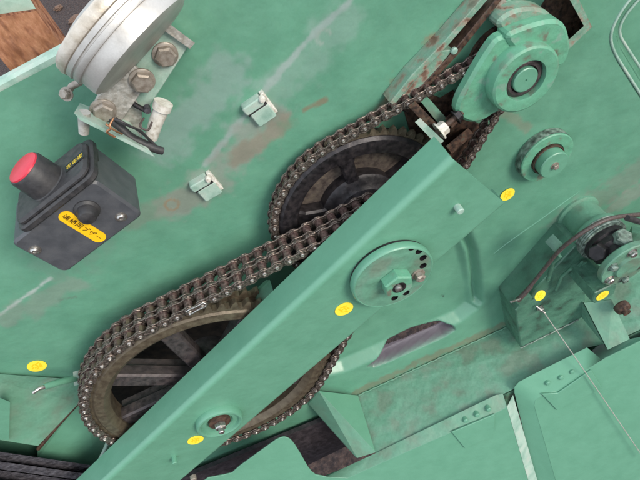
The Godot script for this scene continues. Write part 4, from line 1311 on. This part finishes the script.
func make_lamp() -> void:
	var back: Vector3 = Vector3(0.3167, -0.8452, 0.4305)
	var c: Vector3 = Vector3(-0.055, 0.4552, 0.075)
	var o := thing("work_lamp", "round work lamp with brushed metal drum seen from behind", "lamp", c)
	var xf := along(c, back)
	# drum: local z runs to the back of the lamp
	var st := new_st()
	lathe(st, [Vector2(0, .026), Vector2(.035, .026), Vector2(.054, .0245), Vector2(.0585, .022), Vector2(.0592, .018), Vector2(.0592, .006), Vector2(.0555, .004)], xf, 72)
	part("drum", st, M.lamp_shell, o)
	st = new_st()
	lathe(st, [Vector2(.057, .007), Vector2(.0612, .0065), Vector2(.0618, .005), Vector2(.0618, .001), Vector2(.0605, .0005), Vector2(.0605, -.001), Vector2(.0625, -.0015), Vector2(.0625, -.006), Vector2(.0605, -.0065)], xf, 72)
	part("clamp_band", st, M.lamp_shell, o)
	st = new_st()
	lathe(st, [Vector2(.0605, -.006), Vector2(.0635, -.007), Vector2(.0645, -.010), Vector2(.0635, -.015), Vector2(.0605, -.018), Vector2(.054, -.018)], xf, 72)
	part("rim", st, M.lamp_rim, o)
	st = new_st()
	lathe(st, [Vector2(.0545, -.017), Vector2(.04, -.024), Vector2(.02, -.027), Vector2(0, -.028)], xf, 48)
	part("lens", st, M.galvanised, o)
	st = new_st()
	bolt(st, Vector3(-0.1408, 0.4147, 0.05), Vector3(-0.3176, 0.5564, 0.7679), .0052, .007)
	tube(st, [Vector3(-0.1387, 0.4159, 0.05), Vector3(-0.1333, 0.417, 0.045), Vector3(-0.1229, 0.419, 0.05)], .0035, .0035, 8)
	part("clamp_screw", st, M.dull_steel, o)
	# bracket carrying the lamp and the buzzer
	var b := thing("lamp_bracket", "grey painted bracket with three big bolts carrying the lamp", "bracket", Vector3(-0.0864, 0.368, 0.02))
	st = new_st()
	plate(st, [Vector3(-0.0249, 0.4283, 0.045), Vector3(-0.0125, 0.3987, 0.045), Vector3(-0.0897, 0.3562, 0.045), Vector3(-0.1017, 0.388, 0.045)], .004)
	part("plate", st, M.pale_paint, b)
	st = new_st()
	hexa(st, [Vector3(-0.0198, 0.4312, 0.052), Vector3(-0.0071, 0.4006, 0.052), Vector3(-0.0144, 0.3976, 0.052), Vector3(-0.0274, 0.4276, 0.052), Vector3(-0.0255, 0.4092, 0), Vector3(-0.0116, 0.3756, 0), Vector3(-0.0196, 0.3724, 0), Vector3(-0.0338, 0.4053, 0)])
	part("top_flange", st, M.galvanised, b)
	st = new_st()
	plate(st, [Vector3(-0.0688, 0.4117, 0.058), Vector3(-0.0619, 0.393, 0.058), Vector3(-0.1161, 0.3651, 0.058), Vector3(-0.1322, 0.3915, 0.058), Vector3(-0.1155, 0.4022, 0.058)], .005)
	part("arm", st, M.galvanised, b)
	st = new_st()
	plate(st, [Vector3(-0.1017, 0.3886, 0.05), Vector3(-0.0877, 0.3854, 0.05), Vector3(-0.0919, 0.361, 0.05), Vector3(-0.1107, 0.3321, 0.05), Vector3(-0.1232, 0.3608, 0.05)], .004)
	part("web", st, M.galvanised, b)
	st = new_st()
	var sh := [Vector3(-0.1367, 0.4006, 0.05), Vector3(-0.1087, 0.3574, 0.05), Vector3(-0.1007, 0.3396, 0.088), Vector3(-0.135, 0.413, 0.088)]
	var th := Vector3(0, -.009, 0)
	hexa(st, sh + [sh[0] + th, sh[1] + th, sh[2] + th, sh[3] + th])
	part("shelf", st, M.pale_paint, b)
	for q in [Vector3(-0.039, 0.4016, 0.045), Vector3(-0.0705, 0.3956, 0.058), Vector3(-0.1206, 0.387, 0.058)]:
		st = new_st()
		lathe(st, [Vector2(.0128, 0), Vector2(.0128, .0022), Vector2(.0118, .0028), Vector2(0, .0028)], at(q), 28)
		prism(st, ngon(6, .0108, q.x * 9.0), at(q), .0095, .0016)
		part("bolt", st, M.dull_steel, b)
	st = new_st()
	tube(st, [Vector3(-0.1313, 0.4029, 0.075), Vector3(-0.1454, 0.3839, 0.075)], .006, .005, 12)
	part("stud", st, M.galvanised, b)
	# connector and taped wires
	var w := thing("wire_connector", "white plastic connector with taped black wires under the lamp", "connector", Vector3(-0.0836, 0.3518, 0.06))
	st = new_st()
	tube(st, [Vector3(-0.0652, 0.3673, 0.065), Vector3(-0.0711, 0.3615, 0.065), Vector3(-0.0826, 0.3527, 0.066), Vector3(-0.0972, 0.3389, 0.066)], .0085, .0068, 16)
	part("plug", st, M.white_plastic, w)
	st = new_st()
	lathe(st, [Vector2(0, -.002), Vector2(.0098, -.002), Vector2(.0098, .006), Vector2(0, .006)], along(Vector3(-0.0658, 0.3663, 0.065), Vector3(-0.0826, 0.3527, 0.066) - Vector3(-0.0652, 0.3673, 0.065)), 20)
	part("collar", st, M.white_plastic, w)
	st = new_st()
	tube(st, smooth_path([Vector3(-0.118, 0.3748, 0.064), Vector3(-0.1152, 0.3678, 0.07), Vector3(-0.1116, 0.3566, 0.075), Vector3(-0.1049, 0.346, 0.078), Vector3(-0.0966, 0.3333, 0.08), Vector3(-0.092, 0.3273, 0.08)], 5), .0058, .0042, 10)
	part("taped_bundle", st, M.rubber, w)
	st = new_st()
	tube(st, smooth_path([Vector3(-0.1163, 0.3793, 0.066), Vector3(-0.1071, 0.3741, 0.078), Vector3(-0.0991, 0.3623, 0.08), Vector3(-0.0962, 0.3448, 0.078), Vector3(-0.0939, 0.33, 0.08)], 5), .0014, .0014, 6)
	part("wire", st, M.rubber, w)
	st = new_st()
	tube(st, smooth_path([Vector3(-0.1169, 0.3906, 0.092), Vector3(-0.1147, 0.3862, 0.095), Vector3(-0.1203, 0.3844, 0.095), Vector3(-0.1177, 0.3753, 0.094)], 5), .0012, .0012, 6)
	part("wire", st, M.copper, w)
	st = new_st()
	tube(st, smooth_path([Vector3(-0.1076, 0.3911, 0.09), Vector3(-0.1139, 0.389, 0.096), Vector3(-0.1125, 0.3816, 0.096), Vector3(-0.1116, 0.3724, 0.09)], 5), .0011, .0011, 6)
	part("wire", st, M.copper, w)
	st = new_st()
	tube(st, smooth_path([Vector3(-0.1134, 0.3885, 0.085), Vector3(-0.1043, 0.3901, 0.095), Vector3(-0.0985, 0.3793, 0.096), Vector3(-0.0945, 0.3642, 0.09), Vector3(-0.095, 0.348, 0.085)], 5), .0013, .0013, 6)
	part("wire", st, M.rubber, w)
	st = new_st()
	tube(st, smooth_path([Vector3(-0.0887, 0.3664, 0.072), Vector3(-0.0936, 0.3681, 0.085), Vector3(-0.0889, 0.3619, 0.088), Vector3(-0.0826, 0.3629, 0.08)], 5), .0011, .0011, 6)
	part("wire", st, M.cable, w)
	st = new_st()
	tube(st, [Vector3(-0.096, 0.3799, 0.05), Vector3(-0.0911, 0.3722, 0.055), Vector3(-0.0847, 0.365, 0.06)], .0028, .0028, 8)
	part("wire", st, M.oily, w)
	st = new_st()
	lathe(st, [Vector2(0, 0), Vector2(.0035, 0), Vector2(.0035, .008), Vector2(0, .008)], at(Vector3(-0.0826, 0.3678, 0.058)), 10)
	part("terminal", st, M.track_rubber, w)

func rounded_box(st: SurfaceTool, xf: Transform3D, w: float, h: float, depth: float, r: float, b: float) -> void:
	prism(st, round_rect(w, h, r, 4), xf, depth, b)

func make_buzzer() -> void:
	# local frame: x along the width, y up, z out
	var c: Vector3 = (Vector3(-0.1601, 0.3496, 0.1) + Vector3(-0.1485, 0.2786, 0.1) + Vector3(-0.2666, 0.2565, 0.1) + Vector3(-0.2767, 0.3259, 0.1)) / 4.0
	var ux: Vector3 = (Vector3(-0.1601, 0.3496, 0.1) - Vector3(-0.2767, 0.3259, 0.1) + Vector3(-0.1485, 0.2786, 0.1) - Vector3(-0.2666, 0.2565, 0.1)).normalized()
	var uy := Vector3(0, 0, 1).cross(ux)
	var fr := Transform3D(Basis(ux, uy, Vector3(0, 0, 1)), c)
	var o := thing("buzzer_box", "black plastic buzzer box with red push button on top", "switch box", Vector3(c.x, c.y, 0.06))
	var w := 0.119
	var h := 0.07
	var st := new_st()
	prism(st, round_rect(w, h, .008, 5), fr * at(Vector3(0, 0, -.066)), .066, .0028)
	part("case", st, M.black_plastic, o)
	# lid flange on the top
	st = new_st()
	var up := fr * Transform3D(Basis(Vector3(1, 0, 0), Vector3(0, 0, -1), Vector3(0, 1, 0)), Vector3(0.014, h / 2 - .001, -.030))
	prism(st, round_rect(w - .012, .068, .012, 5), up, .009, .002)
	prism(st, round_rect(w - .02, .058, .012, 5), up * at(Vector3(0, -.002, .007)), .008, .003)
	var lid := part("lid", st, M.rubber, o)
	# push button
	st = new_st()
	var bt := up * at(Vector3(-.004, -.002, .010))
	lathe(st, [Vector2(.0235, 0), Vector2(.0235, .004), Vector2(.0215, .006), Vector2(.0205, .030), Vector2(.0192, .0325), Vector2(.0165, .0325)], bt, 40)
	var btn := part("push_button", st, M.rubber, o)
	st = new_st()
	lathe(st, [Vector2(.0185, .0322), Vector2(.018, .034), Vector2(.015, .0352), Vector2(0, .0357)], bt, 40)
	part("red_cap", st, M.red, btn)
	# little print on the lid
	st = new_st()
	flat_print(st, up * at(Vector3(.036, -.004, .0153), 0.1), .026, .012)
	part("print", st, M.lid_print, lid)
	# rubber nub
	st = new_st()
	lathe(st, [Vector2(.0135, 0), Vector2(.0132, .002), Vector2(.0105, .004), Vector2(.0095, .012), Vector2(.0078, .0148), Vector2(.004, .016), Vector2(0, .0162)], fr * at(Vector3(.0257, .0124, -.0005)), 32)
	part("rubber_nub", st, M.rubber, o)
	# printed plate
	st = new_st()
	var pl := fr * at(Vector3(.0056, -.0008, 0), -PI / 2)
	label_plate(st, pl, .058, .0150)
	part("name_plate", st, M.buzzer_print, o)
	for q in [Vector2(-.0505, .0125), Vector2(.0415, -.0193)]:
		st = new_st()
		var sx := fr * at(Vector3(q.x, q.y, 0))
		lathe(st, [Vector2(.0064, -.001), Vector2(.0064, .0006), Vector2(.0048, .0008), Vector2(.0046, .0024), Vector2(.003, .0036), Vector2(.0016, .0036), Vector2(.0012, .0026), Vector2(0, .0026)], sx, 20)
		part("screw", st, M.steel, o)
	st = new_st()
	lathe(st, [Vector2(0, -.004), Vector2(.008, -.004), Vector2(.008, .010), Vector2(.006, .013), Vector2(0, .013)], fr * at(Vector3(w / 2 - .004, h / 2 - .002, -.05)), 18)
	part("cable_boss", st, M.rubber, o)

func flat_print(st: SurfaceTool, xf: Transform3D, w: float, h: float) -> void:
	st.set_smooth_group(-1)
	var c := [Vector2(-w / 2, -h / 2), Vector2(w / 2, -h / 2), Vector2(w / 2, h / 2), Vector2(-w / 2, h / 2)]
	for k in [0, 2, 1, 0, 3, 2]:
		st.set_uv(Vector2(c[k].x / w + .5, .5 - c[k].y / h))
		st.add_vertex(xf * Vector3(c[k].x, c[k].y, .0004))

# rounded name plate with its own thickness
func label_plate(st: SurfaceTool, xf: Transform3D, w: float, h: float) -> void:
	var pl := round_rect(w, h, h * .48, 6)
	st.set_smooth_group(-1)
	for k in pl.size():
		var a := pl[k]
		var b := pl[(k + 1) % pl.size()]
		for v in [[Vector2.ZERO, 1], [b, 1], [a, 1], [a, 1], [b, 1], [b, 0], [a, 1], [b, 0], [a, 0]]:
			var e: Vector2 = v[0]
			st.set_uv(Vector2(e.x / w + .5, .5 - e.y / h))
			st.add_vertex(xf * Vector3(e.x, e.y, .0008 * v[1]))

func make_clips() -> void:
	var k := 0
	for q in [[Vector3(0.0132, 0.2676, 0), "pale chipped hinge clip welded to the panel, the upper of two"], [Vector3(-0.0969, 0.2008, 0), "pale chipped hinge clip welded to the panel, the lower of two"]]:
		var p: Vector3 = q[0]
		var o := thing("hinge_clip", q[1], "clip", p, "hinge clips on the panel")
		var xf := Transform3D(Basis(Vector3(0, 0, 1), deg_to_rad(8.0 if k == 0 else 4.0)), p)
		var st := new_st()
		prism(st, round_rect(.026, .022, .002, 2), xf * at(Vector3(.002, -.009, -.004)), .013, .0012)
		part("body", st, M.pale_paint, o)
		st = new_st()
		prism(st, round_rect(.026, .012, .003, 3), xf * at(Vector3(-.001, .011, -.004)), .016, .0014)
		part("hook", st, M.pale_paint, o)
		st = new_st()
		prism(st, rect(.005, .034), xf * at(Vector3(.016, .0, -.004)), .011, .001)
		part("side_tab", st, M.white_plastic, o)
		st = new_st()
		tube(st, [xf * Vector3(-.013, .002, .006), xf * Vector3(.014, .002, .006)], .0024, .0024, 8)
		part("pivot", st, M.oily, o)
		st = new_st()
		lathe(st, [Vector2(.004, 0), Vector2(.0042, .005), Vector2(.003, .007), Vector2(0, .0075)], xf * at(Vector3(.013, .014, .009)), 12)
		part("screw", st, M.white_plastic, o)
		k += 1
	# grease nipple rod at the lower left
	var g := thing("grease_pipe", "short green pipe with a steel grease nipple left of the large wheel", "grease pipe", Vector3(-0.4596, -0.0237, 0.01))
	var st2 := new_st()
	tube(st2, [Vector3(-0.4371, 0.002, 0.03), Vector3(-0.4432, 0.0361, 0.05), Vector3(-0.4564, 0.0539, 0.06)], .0052, .0048, 12)
	part("pipe", st2, M.paint, g)
	st2 = new_st()
	hexa(st2, [Vector3(-0.4282, 0.0259, 0.035), Vector3(-0.4183, 0.0226, 0.035), Vector3(-0.4397, -0.0085, 0.035), Vector3(-0.4498, -0.0051, 0.035), Vector3(-0.4408, 0.0087, 0.02), Vector3(-0.4307, 0.0054, 0.02), Vector3(-0.4527, -0.0266, 0.02), Vector3(-0.4631, -0.0231, 0.02)])
	part("clip", st2, M.pale_paint, g)
	st2 = new_st()
	tube(st2, [Vector3(-0.4555, 0.0529, 0.06), Vector3(-0.4584, 0.0616, 0.065), Vector3(-0.4679, 0.0622, 0.068)], .0034, .0026, 10)
	part("nipple", st2, M.steel, g)

func make_stickers() -> void:
	var out := Vector3(0, 0, 1)
	sticker(Vector3(-0.0088, 0.0148, 0.1475), out, .0134, "round yellow sticker on the beam beside the adjuster disc", 0.3)
	sticker(Vector3(-0.3217, -0.1267, 0.1475), out, .0128, "round yellow sticker on the beam's lower end near the bearing cup", 1.0)
	sticker(Vector3(-0.4826, 0.0384, 0.001), out, .0140, "round yellow sticker on the panel left of the large wheel", 2.0)
	sticker(Vector3(0.3158, -0.1121, 0.001), out, .0135, "round yellow sticker on the panel at the tip of the beam", 0.8)
	sticker(Vector3(0.3156, -0.3308, 0.083), Vector3(.1, .3, 1), .0115, "round yellow sticker beside the control cable's lower end", 0.5)
	sticker(Vector3(0.4082, -0.3357, 0.1355), out, .0128, "round yellow sticker on the rounded end of the locking bar", 1.4)

func make_far_things() -> void:
	# rubber track below the left end
	var o := thing("rubber_track", "dark grey ribbed rubber track at the bottom left", "track", Vector3(-0.7045, -0.2423, 0))
	var rows := [[452, 458, .055], [459, 466, .062], [467, 474, .058], [475, 486, .066], [487, 500, .06]]
	for r in [[Vector3(-0.6377, 0.014, 0.055), Vector3(-0.5525, -0.2431, 0.055), Vector3(-0.5709, -0.2695, 0.055), Vector3(-0.6563, -0.0058, 0.055), Vector3(-0.7075, -0.0524, 0), Vector3(-0.6135, -0.336, 0), Vector3(-0.6339, -0.3651, 0), Vector3(-0.728, -0.0742, 0)],
		[Vector3(-0.6453, 0.0045, 0.065), Vector3(-0.5618, -0.2554, 0.065), Vector3(-0.5783, -0.279, 0.065), Vector3(-0.6621, -0.0134, 0.065), Vector3(-0.7303, -0.0767, 0), Vector3(-0.6365, -0.3689, 0), Vector3(-0.655, -0.3955, 0), Vector3(-0.7492, -0.0968, 0)],
		[Vector3(-0.6777, -0.0286, 0.055), Vector3(-0.5926, -0.3005, 0.055), Vector3(-0.6309, -0.3553, 0.055), Vector3(-0.6932, -0.0451, 0.055), Vector3(-0.7516, -0.0994, 0), Vector3(-0.6577, -0.3993, 0), Vector3(-0.7, -0.4598, 0), Vector3(-0.7688, -0.1176, 0)],
		[Vector3(-0.6748, -0.0277, 0.07), Vector3(-0.6146, -0.3305, 0.07), Vector3(-0.6664, -0.4046, 0.07), Vector3(-0.7135, -0.0688, 0.07), Vector3(-0.7712, -0.1203, -0), Vector3(-0.7029, -0.464, 0), Vector3(-0.7617, -0.5482, 0), Vector3(-0.8152, -0.167, 0)]]:
		var st := new_st()
		hexa(st, r)
		part("rib", st, M.track_rubber, o)
	# dark apron added for the deep shade behind the wavy cover
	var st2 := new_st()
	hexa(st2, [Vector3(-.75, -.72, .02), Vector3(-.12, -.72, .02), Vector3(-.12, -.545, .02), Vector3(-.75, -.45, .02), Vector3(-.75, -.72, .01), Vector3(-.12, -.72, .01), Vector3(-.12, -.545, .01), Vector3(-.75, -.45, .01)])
	single("shade_backdrop", st2, M.purple_grey, "dark purple grey apron added for the deep shade below the large wheel", "backdrop")
	# timber block behind the top edge
	var wz := Vector3(0, 0, 0)
	var t := thing("timber_block", "rough reddish brown timber block behind the panel's top edge", "timber", Vector3(-0.2161, 0.4132, -0.1))
	st2 = new_st()
	var a: Vector3 = Vector3(-0.2132, 0.4721, -0.08)
	var b: Vector3 = Vector3(-0.158, 0.4422, -0.11)
	var c: Vector3 = Vector3(-0.2227, 0.3349, -0.2)
	var dn := Vector3(-0.02, -.35, .0)
	hexa(st2, [a, b, b + dn, a + dn, a + Vector3(0, 0, -.3), c + Vector3(0.0, .05, -.1), c + dn, a + dn + Vector3(0, 0, -.3)])
	part("block", st2, M.wood, t)
	st2 = new_st()
	hexa(st2, [Vector3(-0.2001, 0.5007, -0.09), Vector3(-0.1561, 0.4606, -0.12), Vector3(-0.1593, 0.4409, -0.12), Vector3(-0.2218, 0.4768, -0.085), Vector3(-0.2036, 0.4984, -0.1), Vector3(-0.1589, 0.4579, -0.13), Vector3(-0.1621, 0.4378, -0.13), Vector3(-0.2257, 0.4741, -0.095)])
	part("painted_cap", st2, M.pale_paint, t)
	# clods on the ground
	var spots := [[Vector3(-1.4193, -1.48, -5.5364), .085, "pale brown clod of earth close to the lamp's rim"], [Vector3(-1.676, -1.48, -5.1223), .1, "brown clod of earth beside the timber block's lower edge"], [Vector3(-1.6311, -1.48, -6.0903), .05, "small brown clod of earth at the top of the dark ground"]]
	for k in spots.size():
		var cl := new_st()
		var r: float = spots[k][1]
		var pos: Vector3 = spots[k][0]
		for i in 8:
			for j in 12:
				var f := func(ii: int, jj: int) -> Vector3:
					var th := PI * ii / 8
					var ph := TAU * (jj % 12) / 12
					var rr := r * (1.0 + .28 * sin(ii * 2.3 + (jj % 12) * 1.7 + k) * sin(th))
					return pos + Vector3(sin(th) * cos(ph) * rr, cos(th) * rr * .5, sin(th) * sin(ph) * rr * .8)
				quad(cl, f.call(i, j), f.call(i + 1, j), f.call(i + 1, j + 1), f.call(i, j + 1))
		single("clod", cl, M.clod, spots[k][2], "clod", "clods on the ground")
